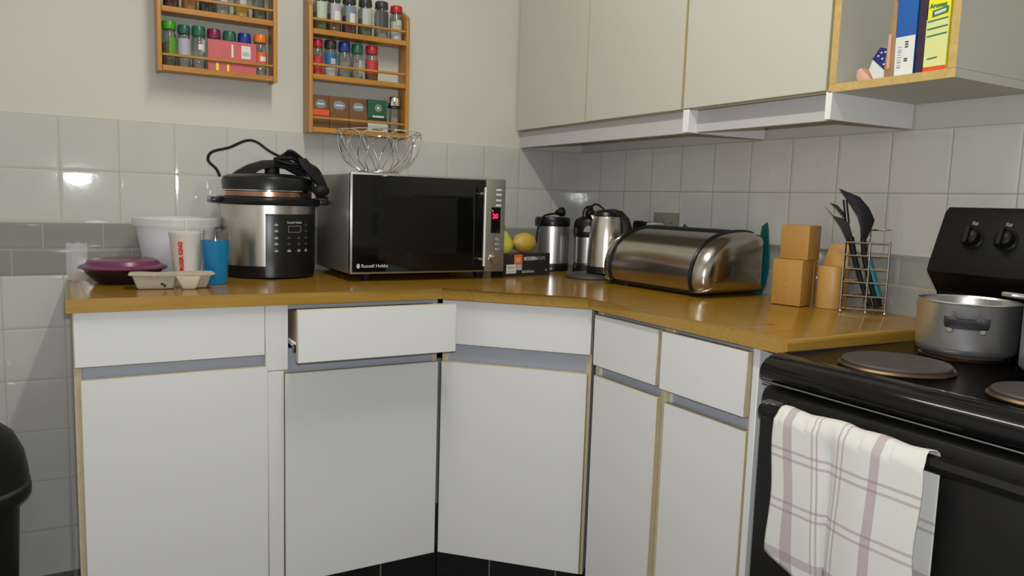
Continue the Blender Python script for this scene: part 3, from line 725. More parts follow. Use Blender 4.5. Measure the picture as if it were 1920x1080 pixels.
arch = [(-.112, .300), (-.09, .318), (-.06, .336), (-.02, .350), (.03, .354), (.065, .348), (.10, .326), (.122, .300), (.098, .302), (.08, .318), (.055, .331), (.025, .336), (-.012, .331), (-.035, .322), (-.045, .306), (-.06, .306)]
prism(bm, arch, 1, -.022, .022, bev=.004); O('lid_handle', bm, 'blackm', lid)
bm = B(); lathe(bm, [(.022, .309), (.022, .328), (.017, .333), (0, .333)], c=(.01, 0, 0), seg=24); O('pressure_valve', bm, 'blackm', lid)
# its loose power cord
cd = thing('mains_lead', 'black power cord looped over the pressure cooker lid', 'cord', (0, 0, 0), 0)
bm = B()
P = [(-1.394, -.150, 1.200), (-1.404, -.150, 1.222), (-1.4256, -.146, 1.246), (-1.414, -.142, 1.271), (-1.3655, -.142, 1.287), (-1.318, -.142, 1.310), (-1.287, -.142, 1.308), (-1.25, -.150, 1.282), (-1.215, -.165, 1.264), (-1.18, -.175, 1.246), (-1.15, -.188, 1.232), (-1.112, -.205, 1.208), (-1.100, -.205, 1.192), (-1.122, -.195, 1.228), (-1.18, -.180, 1.260), (-1.225, -.19, 1.268), (-1.215, -.21, 1.246), (-1.16, -.215, 1.228), (-1.108, -.215, 1.200), (-1.106, -.220, 1.188), (-1.17, -.222, 1.230), (-1.205, -.20, 1.252)]
tube(bm, P, .0042, 8, smooth=8); O('cable', bm, 'blackm', cd)
bm = B()
for k in range(9):
    o_ = random.uniform(-.012, .012); q = random.uniform(-.02, .02)
    loop = [(-1.235 + o_, -.19 + q, 1.258), (-1.205, -.205 + q, 1.272 + o_), (-1.165 + o_, -.20 + q, 1.250), (-1.122, -.205 + q, 1.224 + o_ * .5), (-1.104 + o_ * .3, -.222 + q * .4, 1.182), (-1.118, -.236 + q * .4, 1.190 + abs(o_)), (-1.165, -.222 + q, 1.234 + abs(o_) * .5), (-1.21 + o_, -.215 + q, 1.246)]
    tube(bm, loop, .0042, 7, smooth=5, closed=True)
O('coil', bm, 'blackm', cd)
bm = B(); prism(bm, [(-1.195, 1.262), (-1.167, 1.262), (-1.110, 1.196), (-1.107, 1.182), (-1.125, 1.176), (-1.182, 1.235)], 1, -.262, -.240, bev=.004)
ball(bm, (-1.122, -.256, 1.168), (.026, .018, .018), 16); tube(bm, [(-1.135, -.250, 1.168), (-1.100, -.250, 1.168)], .0045, 8); tube(bm, [(-1.135, -.250, 1.150), (-1.100, -.252, 1.146)], .0045, 8)
O('plug', bm, 'blackm', cd)

# ------------------------------------------------------------------ left-hand worktop things
bw = thing('lidded_bowl', 'purple lidded plastic bowl at the left end of the worktop', 'bowl', (-1.660, -.262, WT), 0)
bm = B(); lathe(bm, [(0, 0), (.060, 0), (.066, .003), (.085, .020), (.0975, .037), (.099, .0405), (.094, .0405), (0, .030)], seg=48); O('bowl', bm, 'purpled', bw)
bm = B(); lathe(bm, [(.099, .039), (.1075, .0405), (.109, .0425), (.104, .0465), (.092, .0505), (.086, .0605), (.078, .0635), (0, .0635)], seg=48); O('lid', bm, 'purple', bw)

bu = thing('plastic_tub', 'large white plastic tub with clear lid against the tiles', 'tub', (-1.513, -.124, WT), 0)
bm = B(); lathe(bm, [(0, 0), (.081, 0), (.085, .004), (.1085, .150), (.1085, .152), (.104, .150), (.082, .006), (0, .005)], seg=56); O('tub', bm, 'bucket', bu)
bm = B(); lathe(bm, [(.110, .146), (.117, .147), (.1185, .1515), (.1175, .170), (.113, .174), (.107, .174), (.105, .1665), (0, .1655)], seg=56); O('lid', bm, 'bucketlid', bu)

cup = thing('paper_cup', 'cream paper takeaway cup with red lettering behind cardboard tray', 'cup', (-1.504, -.291, WT), 0)
bm = B(); lathe(bm, [(0, .004), (.030, .004), (.0305, 0), (.0310, .0), (.0450, .129), (.0465, .131), (.0465, .135), (.0445, .135), (.0435, .130), (.030, .006), (0, .006)], seg=40); O('cup', bm, 'cup', cup)
bm = B(); lathe(bm, [(.0467, .1325), (.0472, .134), (.0472, .138), (.0455, .1392), (.038, .139), (.036, .136), (0, .136)], seg=40); O('lid', bm, 'bucketlid', cup)
bm = B(); tube(bm, [(.002, .010, .02), (.001, .010, .136), (.0, .012, .172)], .0032, 10); O('straw', bm, 'straw', cup)
th = math.radians(-118); slope = math.atan2(.014, .129)
tx = text('lettering', 'BURGER KING', .0150, 'red', cup, (0, 0, 0), (0, 0, 0), bold=.0009)
out_ = Vector((math.cos(th), math.sin(th), 0)); tan_ = Vector((-math.sin(th), math.cos(th), 0))
upv = (Vector((0, 0, 1)) * math.cos(slope) + out_ * math.sin(slope)); nv_ = (out_ * math.cos(slope) - Vector((0, 0, 1)) * math.sin(slope)); yv = nv_.cross(upv)
tx.matrix_local = Matrix.Translation(out_ * .0342 + Vector((0, 0, .018)) + nv_ * .0012 - yv * .005) @ Matrix((upv, yv, nv_)).transposed().to_4x4()

tr = thing('pulp_cup_tray', 'grey-brown paper pulp cup tray in front of paper cup', 'tray', (-1.556, -.424, WT), math.radians(-4))
tr.scale = (.90, 1, 1)
def frustum(bm, t, b, z1, z0, sub=3):
    """t, b = (x0,x1,y0,y1) of the top and bottom rectangle"""
    def ring(r, z): return [bm.verts.new(p) for p in ((r[0], r[2], z), (r[1], r[2], z), (r[1], r[3], z), (r[0], r[3], z))]
    a, c = ring(t, z1), ring(b, z0)
    fs = [bm.faces.new(a), bm.faces.new(c)]
    for i in range(4): fs.append(bm.faces.new((a[i], a[(i + 1) % 4], c[(i + 1) % 4], c[i])))
    bmesh.ops.bevel(bm, geom=list({e for f in fs for e in f.edges}), offset=.006, segments=3, profile=.5, affect='EDGES')
bm = B()
rim = [(-.113, -.036), (-.108, -.043), (-.060, -.0455), (.006, -.047), (.020, -.050), (.075, -.050), (.088, -.046), (.108, -.044), (.113, -.036), (.110, .030), (.104, .036), (.060, .038), (.028, .036), (.006, .022), (-.022, .010), (-.045, .012), (-.062, .026), (-.078, .034), (-.100, .034), (-.110, .026)]
prism(bm, [(p[0], p[1]) for p in rim], 2, .036, .0405, bev=.0018); O('rim', bm, 'pulp', tr)
bm = B(); frustum(bm, (-.104, .010, -.040, .020), (-.090, .002, -.031, .012), .0372, .0005); O('cup_pocket', bm, 'pulp', tr)
bm = B(); frustum(bm, (.060, .104, -.034, .032), (.052, .090, -.020, .024), .0372, .0005); O('cup_pocket', bm, 'pulp', tr)
bm = B(); frustum(bm, (.004, .078, -.0495, -.015), (.026, .060, -.046, -.018), .0385, .0); O('corner_leg', bm, 'pulprim', tr)
bm = B(); box(bm, (-.0075, -.0005, -.003), (.0075, .0005, .003)); O('torn_hole', bm, 'sp_dark', tr, loc=(-.024, -.0352, .0125), rot=(-.25, .6, 0))

tb = thing('tumbler', 'clear tumbler with blue lower part in front of pressure cooker', 'glass', (-1.4385, -.348, WT), 0)
bm = B(); lathe(bm, [(0, .001), (.0285, .001), (.0295, .004), (.0390, .145), (.0400, .147), (.0385, .147), (.0285, .006), (0, .005)], seg=40); O('clear_wall', bm, 'clear', tb)
bm = B(); lathe(bm, [(0, .0012), (.0292, .0012), (.0300, .003), (.0385, .119), (.0375, .119), (.0295, .01), (0, .008)], seg=40); O('blue_sleeve', bm, 'blueliq', tb)
bm = B(); tube(bm, [(.004, 0, .020), (.020, 0, .10), (.036, .004, .150), (.043, .006, .168)], [.003, .003, .004, .005], 8, smooth=6); tag(O('plastic_spoon', bm, 'clear', None, loc=(-1.4385, -.348, WT)), 'clear plastic spoon standing in the blue tumbler', 'spoon')

pk = thing('clear_packet', 'crumpled clear plastic sleeve catching light at left end of worktop', 'packet', (-1.7715, -.205, WT), math.radians(-2))
bm = B()
for sgn in (-1, 1):
    gr = [[bm.verts.new((-.022 + .050 * i / 8, sgn * .012 * math.sin(PI * i / 8) + .0008 * math.sin(j * 1.3 + i), .002 + .100 * j / 8 + .002 * math.sin(i * 1.7))) for j in range(9)] for i in range(9)]
    for i in range(8):
        for j in range(8): bm.faces.new((gr[i][j], gr[i + 1][j], gr[i + 1][j + 1], gr[i][j + 1]))
O('sleeve', bm, 'packet', pk)

# ------------------------------------------------------------------ corner things: box, fruit, grinders, kettle
ang = math.radians(12)
bx = thing('black_box', 'black card box with orange square lying beside the microwave', 'box', (-.4415, -.345, WT), ang)
bm = B(); box(bm, (-.108, 0, 0), (.108, .062, .0755), .001, 1); O('carton', bm, 'cardblack', bx)
def bface(n, x0, x1, z0, z1, m, y=-.0006): return fl(n, bx, x0, x1, z0, z1, y, m)
bface('orange_square', -.060, -.023, .042, .0735, 'orange'); text('square_print', 'X5', .018, 'pale' if False else 'label', bx, (-.054, -.001, .049), FY, bold=.0003)
text('title', 'MODERN', .0165, 'lighttext', bx, (-.016, -.001, .0535), FY, bold=.0006, sx=.88); text('subtitle', 'SOUPS', .0165, 'dimtext', bx, (.042, -.001, .0535), FY, bold=.0002, sx=.85)
bface('price_label', -.094, -.050, .011, .041, 'label'); bface('price_print', -.088, -.058, .027, .034, 'l_grey', -.001); bface('price_print', -.086, -.056, .015, .019, 'l_grey', -.001)
bface('small_label', -.048, -.024, .021, .041, 'l_grey'); bface('fine_print', -.024, .034, .011, .016, 'dimtext'); bface('fine_print', -.024, .028, .017, .019, 'dimtext'); bface('corner_mark', .086, .094, .014, .020, 'dimtext')
fz = WT + .0765
o = thing('lemon', 'yellow lemon lying on the black box beside the microwave', 'fruit', (-.438, -.316, fz), ang)
bm = B(); lathe(bm, [(0, -.048), (.005, -.046), (.010, -.041), (.024, -.031), (.031, -.012), (.032, .006), (.027, .024), (.014, .037), (.007, .042), (0, .044)], seg=28); k_ = O('skin', bm, 'lemon', o, loc=(0, 0, .0350), rot=(0, PI / 2, 0)); k_.scale = (1.06, 1.06, 1.14)
o = thing('pear', 'green-yellow pear standing on the black box against microwave side', 'fruit', (-.5290, -.334, fz), 0)
bm = B(); lathe(bm, [(0, 0), (.018, .001), (.030, .012), (.033, .028), (.028, .045), (.019, .060), (.014, .070), (.006, .076), (0, .077)], seg=28); O('skin', bm, 'pear', o)
bm = B(); tube(bm, [(0, 0, .075), (.002, .001, .084), (.006, .002, .091)], .0015, 6); O('stem', bm, 'sp_brown', o)

gr = thing('coffee_grinder', 'silver cylindrical grinder with black lid behind the black box', 'grinder', (-.226, -.160, WT), 0)
bm = B(); lathe(bm, [(0, 0), (.060, 0), (.0645, .004), (.0645, .022), (.061, .028), (0, .028)], seg=48); O('base', bm, 'black', gr)
bm = B(); lathe(bm, [(.058, .0282), (.0635, .0284), (.0635, .164), (.058, .1645)], seg=56); O('steel_body', bm, 'alu', gr)
bm = B(); lathe(bm, [(.0600, .1648), (.0655, .166), (.0660, .170), (.0655, .190), (.061, .1975), (0, .199)], seg=48); O('lid', bm, 'black', gr)
bm = B(); tube(bm, [(.000, -.02, .212), (-.035, -.02, .206), (-.06, -.03, .198), (-.085, -.04, .165), (-.095, -.045, .12), (-.098, -.05, .105)], .0035, 8, smooth=8); O('cable', bm, 'blackm', gr)
bm = B(); lathe(bm, [(0, -.018), (.008, -.017), (.012, -.004), (.017, .002), (.017, .014), (.010, .018), (0, .018)], seg=18); O('plug', bm, 'blackm', gr, loc=(.018, -.02, .2165), rot=(0, PI / 2 - .12, 0))

g2 = thing('blender_base', 'dark grey and black grinder with silver window between canister and kettle', 'grinder', (-.146, -.278, WT), 0)
bm = B(); lathe(bm, [(0, 0), (.050, 0), (.053, .004), (.050, .030), (.046, .036), (0, .036)], seg=40); O('base', bm, 'black', g2)
bm = B(); lathe(bm, [(.044, .0362), (.0475, .0365), (.0475, .130), (.044, .131)], seg=44); O('body', bm, 'steelg', g2)
bm = B(); lathe(bm, [(.044, .1312), (.0500, .132), (.0520, .140), (.0520, .178), (.046, .194), (.030, .203), (0, .205)], seg=44); O('lid', bm, 'black', g2)
bm = B(); n = 20; v = [bm.verts.new((.0165 * math.cos(PI * k / n), 0, .022 * math.sin(PI * k / n))) for k in range(n + 1)]; bm.faces.new(v)
av = math.atan2(-2.27, -1.62)
O('window', bm, 'dimtext', g2, loc=(.0532 * math.cos(av), .0532 * math.sin(av), .150), rot=(0, 0, av + PI / 2))
bm = B(); ball(bm, (-.003, -.012, .216), (.020, .016, .017), 16); ball(bm, (-.003, -.010, .233), (.012, .010, .012), 12); O('plug', bm, 'blackm', g2)
bm = B(); tube(bm, [(-.045, -.03, .196), (-.042, -.025, .222), (-.025, -.018, .238), (-.003, -.012, .240), (.020, -.012, .250), (.040, -.02, .240), (.060, -.035, .215)], .0032, 8, smooth=8)
O('cable', bm, 'blackm', g2)

kt = thing('kettle', 'brushed steel cordless kettle with black handle left of bread bin', 'kettle', (-.218, -.484, WT), math.atan2(-.495, .868))
bm = B(); lathe(bm, [(0, 0), (.082, 0), (.085, .004), (.083, .012), (.070, .017), (0, .018)], c=(-.046, .012, 0), seg=48); O('power_base', bm, 'dkgrey', kt)
bm = B(); lathe(bm, [(0, .0185), (.058, .0185), (.0615, .022), (.0620, .042), (0, .042)], seg=44); O('lower_collar', bm, 'black', kt)
bm = B(); lathe(bm, [(.058, .0422), (.0618, .043), (.0605, .09), (.056, .15), (.049, .200), (.046, .2095)], seg=56)
O('steel_body', bm, 'steelv', kt)
bm = B(); prism(bm, [(-.040, .185), (-.056, .212), (-.052, .214), (-.035, .208)], 1, -.012, .012, bev=.002); O('spout', bm, 'steelv', kt)
bm = B(); lathe(bm, [(.046, .2098), (.047, .213), (.042, .224), (.028, .231), (0, .233)], seg=40); O('lid', bm, 'black', kt)
bm = B(); prism(bm, [(-.005, .2335), (.020, .236), (.050, .229), (.074, .205), (.088, .165), (.090, .110), (.082, .060), (.062, .048), (.062, .066), (.070, .110), (.071, .155), (.060, .190), (.045, .208), (.020, .216)], 1, -.014, .014, bev=.005); O('handle', bm, 'black', kt)
bm = B(); prism(bm, [(.046, .205), (.062, .185), (.0725, .150), (.071, .09), (.062, .05), (.0605, .09), (.056, .15), (.049, .20)], 1, -.010, .010); O('handle_mount', bm, 'black', kt)

# ------------------------------------------------------------------ bread bin
bb = thing('bread_bin', 'stainless steel roll-top bread bin with black trim against right wall', 'bread bin', (-.2855, -.972, WT + .0015), math.radians(4))
prof = [(-.032, .006), (-.250, .006), (-.266, .014), (-.2745, .032), (-.2765, .058), (-.271, .086), (-.257, .114), (-.236, .138), (-.208, .157), (-.172, .170), (-.130, .1775), (-.085, .180), (-.045, .176), (-.030, .168), (-.024, .155), (-.024, .10), (-.024, .016)]
ya, yb = .338, 0.
prof = [((p[0] + .2765) * 1.05 - .002, p[1] + .002) for p in prof]
front = catmull([(p[0], 0, p[1]) for p in prof[1:13]], 4)
def scaled(p, s, cx=.1345, cz=.087): return (cx + (p[0] - cx) * s, cz + (p[1] - cz) * s)
bm = B()
prism(bm, [(.1345 + (p[0] - .1345) * .985, .087 + (p[1] - .087) * .98) for p in prof], 1, yb + .002, ya - .002); O('body', bm, 'black', bb)
bm = B()
rows = [[bm.verts.new((p.x, y, p.z)) for p in front[3:-7]] for y in (ya - .004, yb + .004)]
for i in range(len(rows[0]) - 1): bm.faces.new((rows[0][i], rows[0][i + 1], rows[1][i + 1], rows[1][i]))
rd = O('roll_door', bm, 'binsteel', bb)
bm = B(); i0 = len(front) - 9
tube(bm, [(front[i0].x, ya, front[i0].z + .0005), (front[i0].x, yb, front[i0].z + .0005)], .0075, 8); O('edge_trim', bm, 'black', bb)
bm = B(); tube(bm, [(front[2].x, ya, front[2].z), (front[2].x, yb, front[2].z)], .0065, 8); O('edge_trim', bm, 'black', bb)
full = [Vector((p[0], 0, p[1])) for p in prof]
loop = catmull([(p[0], 0, p[1]) for p in prof], 4, closed=True)
for y, sg in ((ya, 1), (yb, -1)):
    bm = B(); tube(bm, [(p.x, y, p.z) for p in loop], .0062, 8, closed=True); O('end_trim', bm, 'black', bb)
    bm = B(); rings = []
    for s, d in ((1.0, .0), (.995, .015), (.968, .031), (.905, .043), (.79, .051), (.56, .056), (.25, .059)):
        rings.append([bm.verts.new((scaled((p.x, p.z), s)[0], y + sg * d, scaled((p.x, p.z), s)[1])) for p in loop])
    for A_, B_ in zip(rings, rings[1:]):
        for i in range(len(A_)): bm.faces.new((A_[i], A_[(i + 1) % len(A_)], B_[(i + 1) % len(A_)], B_[i]))
    bm.faces.new(rings[-1]); O('end_cap', bm, 'binsteel', bb)
for x in (.225, .045):
    for y in (ya - .03, yb + .03):
        bm = B(); lathe(bm, [(0, -.001), (.009, -.001), (.009, .010), (0, .010)], seg=14); O('foot', bm, 'black', bb, loc=(x, y, 0))

cm = thing('chopping_mat', 'thin teal plastic mat propped on the wall behind bread bin', 'mat', (-.003, 0, WT), 0)
bm = B(); prism(bm, [(-.60, .0), (-.975, .0), (-.989, .030), (-.997, .080), (-.994, .125), (-.984, .195), (-.979, .212), (-.962, .200), (-.958, .160), (-.940, .12), (-.70, .12), (-.668, .168), (-.628, .194), (-.616, .15)], 0, -.004, 0); O('sheet', bm, 'teal', cm)

so = thing('wall_socket', 'beige metal wall socket plate above the bread bin', 'socket', (0, -.539, 1.085), 0)
bm = B(); box(bm, (-.014, -.058, -.047), (-.0005, .058, .047), .002, 2); O('plate', bm, 'beige', so)
bm = B()
for y, zz in ((-.02, -.005), (.005, .012), (-.03, .012)): ball(bm, (-.0142, y, zz), (.001, .0035, .0035), 10)
O('pin_hole', bm, 'dkgrey', so)
bm = B(); box(bm, (-.0165, -.045, -.035), (-.0135, -.022, -.004), .001, 1); O('switch', bm, 'whitepl', so)
wp = thing('plug_adaptor', 'white plug adaptor in the wall socket behind bread bin', 'adaptor', (-.0145, -.510, 1.073), 0)
bm = B(); box(bm, (-.042, -.030, -.030), (-.0, .016, .024), .004, 2); O('housing', bm, 'whitepl', wp)
for nm, y, zt in (('black plug standing beside kettle handle behind bread bin', -.421, 1.100), ('black plug between kettle side plug and white adaptor', -.468, 1.098)):
    o = thing('power_plug', nm, 'plug', (-.030, y, zt), 0, 'black plugs behind the bread bin')
    bm = B(); prism(bm, [(-.019, -.05), (.019, -.05), (.0155, -.008), (.011, 0), (-.011, 0), (-.0155, -.008)], 0, -.014, .014, bev=.003); O('body', bm, 'blackm', o)
    bm = B(); tube(bm, [(0, 0, -.05), (.004, 0, -.09), (.01, 0, -.14), (.012, 0, -.1835)], .0035, 8, smooth=5); O('cable', bm, 'blackm', o)

# ------------------------------------------------------------------ wooden blocks, utensil rack
kb = thing('knife_block', 'stepped beech knife block with empty lower and upper steps', 'knife block', (-.128, -1.185, WT), math.atan2(-.0785, .018))
# local x runs along the front face (towards -y), local y inward
bm = B(); box(bm, (-.041, -.028, .002), (.041, .035, .122), .002, 2); O('lower_block', bm, 'bamboo', kb)
bm = B(); box(bm, (-.032, -.014, .1225), (.046, .052, .212), .002, 2); box(bm, (-.030, .0352, .004), (.042, .052, .1225), .001, 1); O('upper_block', bm, 'bamboo', kb)
bm = B(); lathe(bm, [(0, 0), (.004, 0), (.004, .0006), (0, .0006)], seg=14); O('pale_knot', bm, 'bamboo2', kb, loc=(0, -.0286, .055), rot=(PI / 2, 0, 0))
for x in (-.034, .034):
    for y in (-.02, .028):
        bm = B(); lathe(bm, [(0, 0), (.005, 0), (.005, .003), (0, .003)], c=(x, y, 0), seg=10); O('foot_pad', bm, 'blackm', kb)

wb = thing('wooden_holder', 'pale wooden holder with rounded front and raised back beside utensil rack', 'holder', (-.083, -1.264, WT), math.radians(-77))
bm = B()
pts = [(.032, .030), (-.032, .030)] + [(-.032 * math.cos(PI * k / 10), .004 - .022 * math.sin(PI * k / 10)) for k in range(11)]
prism(bm, pts, 2, .0005, .110, bev=.0015); O('rounded_block', bm, 'bamboo2', wb)
bm = B(); prism(bm, [(-.032, .0005), (.032, .0005), (.032, .168), (-.016, .167), (-.032, .118)], 1, .0305, .044, bev=.0015); O('raised_back', bm, 'bamboo2', wb)

fd = Vector((.058, -.083)); fd.normalize(); bd = Vector((.83, .56)); 
UL, UA = (-.0825, -1.3740, WT), math.atan2(fd.y, fd.x)
ur = thing('utensil_rack', 'chrome wire utensil rack holding black and teal tools', 'rack', UL, UA)
# local x along the front, local y towards the wall
xa, xb, dp = -.056, .044, .050
for zz in (.012, .044, .078, .111, .144, .176):
    bm = B(); tube(bm, [(xa, 0, zz), (xb, 0, zz), (xb, dp, zz), (xa, dp, zz)], .0021, 8, closed=True); O('ring', bm, 'chrome', ur)
for x, y in ((xa, 0), (.001, -.0015), (xb, 0), (xa, dp), (xb, dp), (-.006, dp + .001)):
    bm = B(); tube(bm, [(x, y, .004), (x, y, .179)], .0023, 8); ball(bm, (x, y, .0045), .0045, 10); O('upright', bm, 'chrome', ur)
bm = B(); tube(bm, [(-.001, dp, .176), (-.001, dp, .207), (xb, dp, .209), (xb, dp, .176)], .0021, 8); O('hanging_loop', bm, 'chrome', ur)
for x in (-.036, -.016, .004, .024):
    bm = B(); tube(bm, [(x, 0, .012), (x, dp, .012)], .0015, 6); O('floor_wire', bm, 'chrome', ur)
def util(label, cat, name): return thing(name, label, cat, UL, UA)
o = util('black slotted turner leaning in the utensil rack', 'turner', 'slotted_turner')
bm = B(); prism(bm, [(-.082, .308), (-.033, .288), (-.010, .262), (.005, .232), (-.0015, .206), (-.0115, .180), (-.0225, .179), (-.0255, .214), (-.034, .240), (-.052, .266)], 1, .022, .0262, bev=.001); O('blade', bm, 'blackm', o)
bm = B(); tube(bm, [(-.017, .024, .186), (-.010, .024, .135), (.008, .025, .075), (.026, .027, .0175)], [.0072, .0065, .0062, .0065], 10, smooth=6); O('handle', bm, 'blackm', o)
o = util('black pasta fork with long tines in the utensil rack', 'fork', 'pasta_fork')
bm = B(); prism(bm, [(-.115, .268), (-.0876, .238), (-.066, .234), (-.052, .222), (-.038, .181), (-.054, .178), (-.070, .210), (-.094, .243)], 1, .009, .013, bev=.001)
prism(bm, [(-.1015, .2725), (-.082, .266), (-.064, .247), (-.057, .226), (-.068, .238), (-.084, .258)], 1, .0155, .019, bev=.0008)
for x in (-.069, -.062): tube(bm, [(x, .0145, .280), (x + .010, .0135, .222)], .0024, 6)
O('fork_head', bm, 'blackm', o)
bm = B(); tube(bm, [(-.046, .012, .188), (-.032, .0125, .135), (-.012, .014, .075), (.012, .016, .0175)], [.0085, .0068, .0062, .0065], 10, smooth=6); O('handle', bm, 'blackm', o)
o = util('teal-handled tool standing head down in the utensil rack', 'utensil', 'teal_utensil')
bm = B(); tube(bm, [(-.003, .038, .140), (.012, .038, .090), (.028, .039, .042)], [.0085, .0095, .009], 10, smooth=6); O('handle', bm, 'tealb', o)
bm = B(); tube(bm, [(.028, .039, .042), (.033, .040, .0175)], .0062, 8); O('tip', bm, 'blackm', o)

# ------------------------------------------------------------------ stove
st = thing('stove', 'black freestanding electric stove with solid hotplates at right', 'stove', (0, -1.585, 0), 0)
SW = .60
bm = B(); box(bm, (-.640, -SW + .006, .04), (-.085, -.006, .836), .004, 1); O('body', bm, 'enamel', st)
bm = B()
hob = [(-.085, .838), (-.655, .838), (-.668, .841), (-.676, .848), (-.678, .858), (-.674, .869), (-.664, .879), (-.648, .886), (-.630, .8885), (-.618, .8865), (-.610, .884), (-.095, .884), (-.085, .880)]
prism(bm, hob, 1, -SW, 0, bev=.003); hb = O('hob', bm, 'enamel', st)
bm = B(); tube(bm, [(-.671, -.004, .8385), (-.671, -SW + .004, .8385)], .0016, 6); O('hob_trim', bm, 'steelg', hb)
for x, y, rr in ((-.520, -.165, .090), (-.287, -.150, .0725), (-.520, -.405, .0725), (-.287, -.385, .090)):
    bm = B(); lathe(bm, [(rr * .5, .8842), (rr + .004, .8843), (rr + .005, .887), (rr + .001, .8905), (rr * .98, .890)], seg=56); p = O('plate_ring', bm, 'brassy', hb, loc=(x, y, 0))
    bm = B(); lathe(bm, [(rr * .97, .8845), (rr * .985, .894), (rr * .95, .8965), (rr * .35, .8965), (rr * .3, .8955), (0, .8955)], seg=56); O('hotplate', bm, 'hotplate', hb, loc=(x, y, 0))
bm = B(); prism(bm, [(-.082, .884), (-.150, .8845), (-.150, .960), (-.156, .992), (-.206, 1.036), (-.203, 1.050), (-.158, 1.160), (-.146, 1.171), (-.082, 1.171)], 1, -SW, -.010, bev=.004); cpn = O('control_panel', bm, 'panelblack', st)
nrm = Vector((-.110, 0, .045)).normalized(); tl = math.atan2(.045, .110)
for k in range(6):
    y = -.085 - k * .0655
    c = Vector((-.1795, y, 1.1075)) + nrm * .001
    bm = B(); lathe(bm, [(0, .020), (.010, .020), (.016, .016), (.019, .003), (.023, 0)], seg=28); box(bm, (-.019, -.0045, .006), (.019, .0045, .027), .002, 1)
    O('knob', bm, 'panelblack', cpn, loc=c, rot=(0, -PI / 2 + tl, 0) if True else None)
    bm = B(); box(bm, (-.0035, -.0035, 0), (.0035, .0035, .0005)); box(bm, (-.002, .004, 0), (.0055, .009, .0005))
    O('heat_mark', bm, 'faint', cpn, loc=Vector((-.1675, y, 1.1372)) + nrm * .001, rot=(0, -PI / 2 + tl, 0))
bm = B(); prism(bm, [(-.642, .828), (-.655, .830), (-.666, .824), (-.672, .812), (-.672, .30), (-.642, .30)], 1, -SW + .006, -.004, bev=.004); dr = O('oven_door', bm, 'ovenblack', st)
bm = B(); prism(bm, [(-.699, .783), (-.712, .787), (-.716, .797), (-.712, .8065), (-.700, .809), (-.694, .803), (-.693, .790)], 1, -SW + .034, -.036, bev=.002)
hd = O('door_handle', bm, 'ovenblack', dr)
for q in ((-.022, -.056, -.044, -.027), (-SW + .022, -SW + .056, -SW + .044, -SW + .027)):
    bm = B(); prism(bm, [(-.6725, q[0]), (-.6725, q[1]), (-.694, q[1]), (-.706, q[2]), (-.694, q[3])], 2, .782, .8095, bev=.002); O('handle_bracket', bm, 'greymetal', hd)
bm = B(); box(bm, (-.66, -SW + .006, .05), (-.6405, -.006, .29), .003, 1); O('drawer_panel', bm, 'ovenblack', st)

def pot(label, x, y, rad, h, name, hang, hlen=.062, zt=.8968):
    p = thing(name, label, 'pot', (x, y, zt), 0, 'aluminium pots on the stove')
    bm = B(); lathe(bm, [(0, 0), (rad * .93, 0), (rad * .97, .004), (rad * .985, .012), (rad, h - .004), (rad * 1.02, h), (rad * 1.0, h + .0015), (rad * .975, h - .002)], seg=72); O('pot_wall', bm, 'alu', p)
    bm = B(); lathe(bm, [(rad * .975, h - .002), (rad * .96, .014), (rad * .92, .006), (0, .005)], seg=72); O('pot_inside', bm, 'aluin', p)
    for s in (0, PI):
        a = hang + s
        bm = B(); prism(bm, [(-.036, -.004), (-.034, -.012), (-.020, -.014), (.020, -.014), (.034, -.012), (.036, -.004), (.036, .007), (.024, .007), (.012, .002), (-.012, .002), (-.024, .007), (-.036, .007)], 1, .012, .024, bev=.002)
        hh = O('handle', bm, 'black', p, loc=(rad * math.cos(a), rad * math.sin(a), h * .70), rot=(0, 0, a - PI / 2))
        for q in (-.026, .026):
            bm = B(); box(bm, (q - .005, -.002, -.022), (q + .005, .016, -.0125), .001, 1); O('bracket', bm, 'chrome', hh)
    return p
pot('wide shallow aluminium pot with black side handle on rear left hotplate', -.287, -1.735, .0865, .096, 'cooking_pot', math.atan2(-.817 - .0, -1.479))
p2 = thing('cooking_pot', 'taller aluminium pot with flat metal side handle at the right edge', 'pot', (-.315, -1.957, .8968), 0, 'aluminium pots on the stove')
bm = B(); lathe(bm, [(0, 0), (.095, 0), (.099, .005), (.100, .130), (.102, .134), (.097, .133), (.094, .012), (0, .006)], seg=64); O('pot_wall', bm, 'alu', p2)
av = math.atan2(.42, -.868)
bm = B(); prism(bm, [(-.026, -.004), (-.022, .045), (-.012, .058), (.012, .058), (.022, .045), (.026, -.004)], 2, -.004, .004, bev=.003); O('handle', bm, 'alu', p2, loc=(.1005 * math.cos(av), .1005 * math.sin(av), .126), rot=(.10, 0, av - PI / 2))

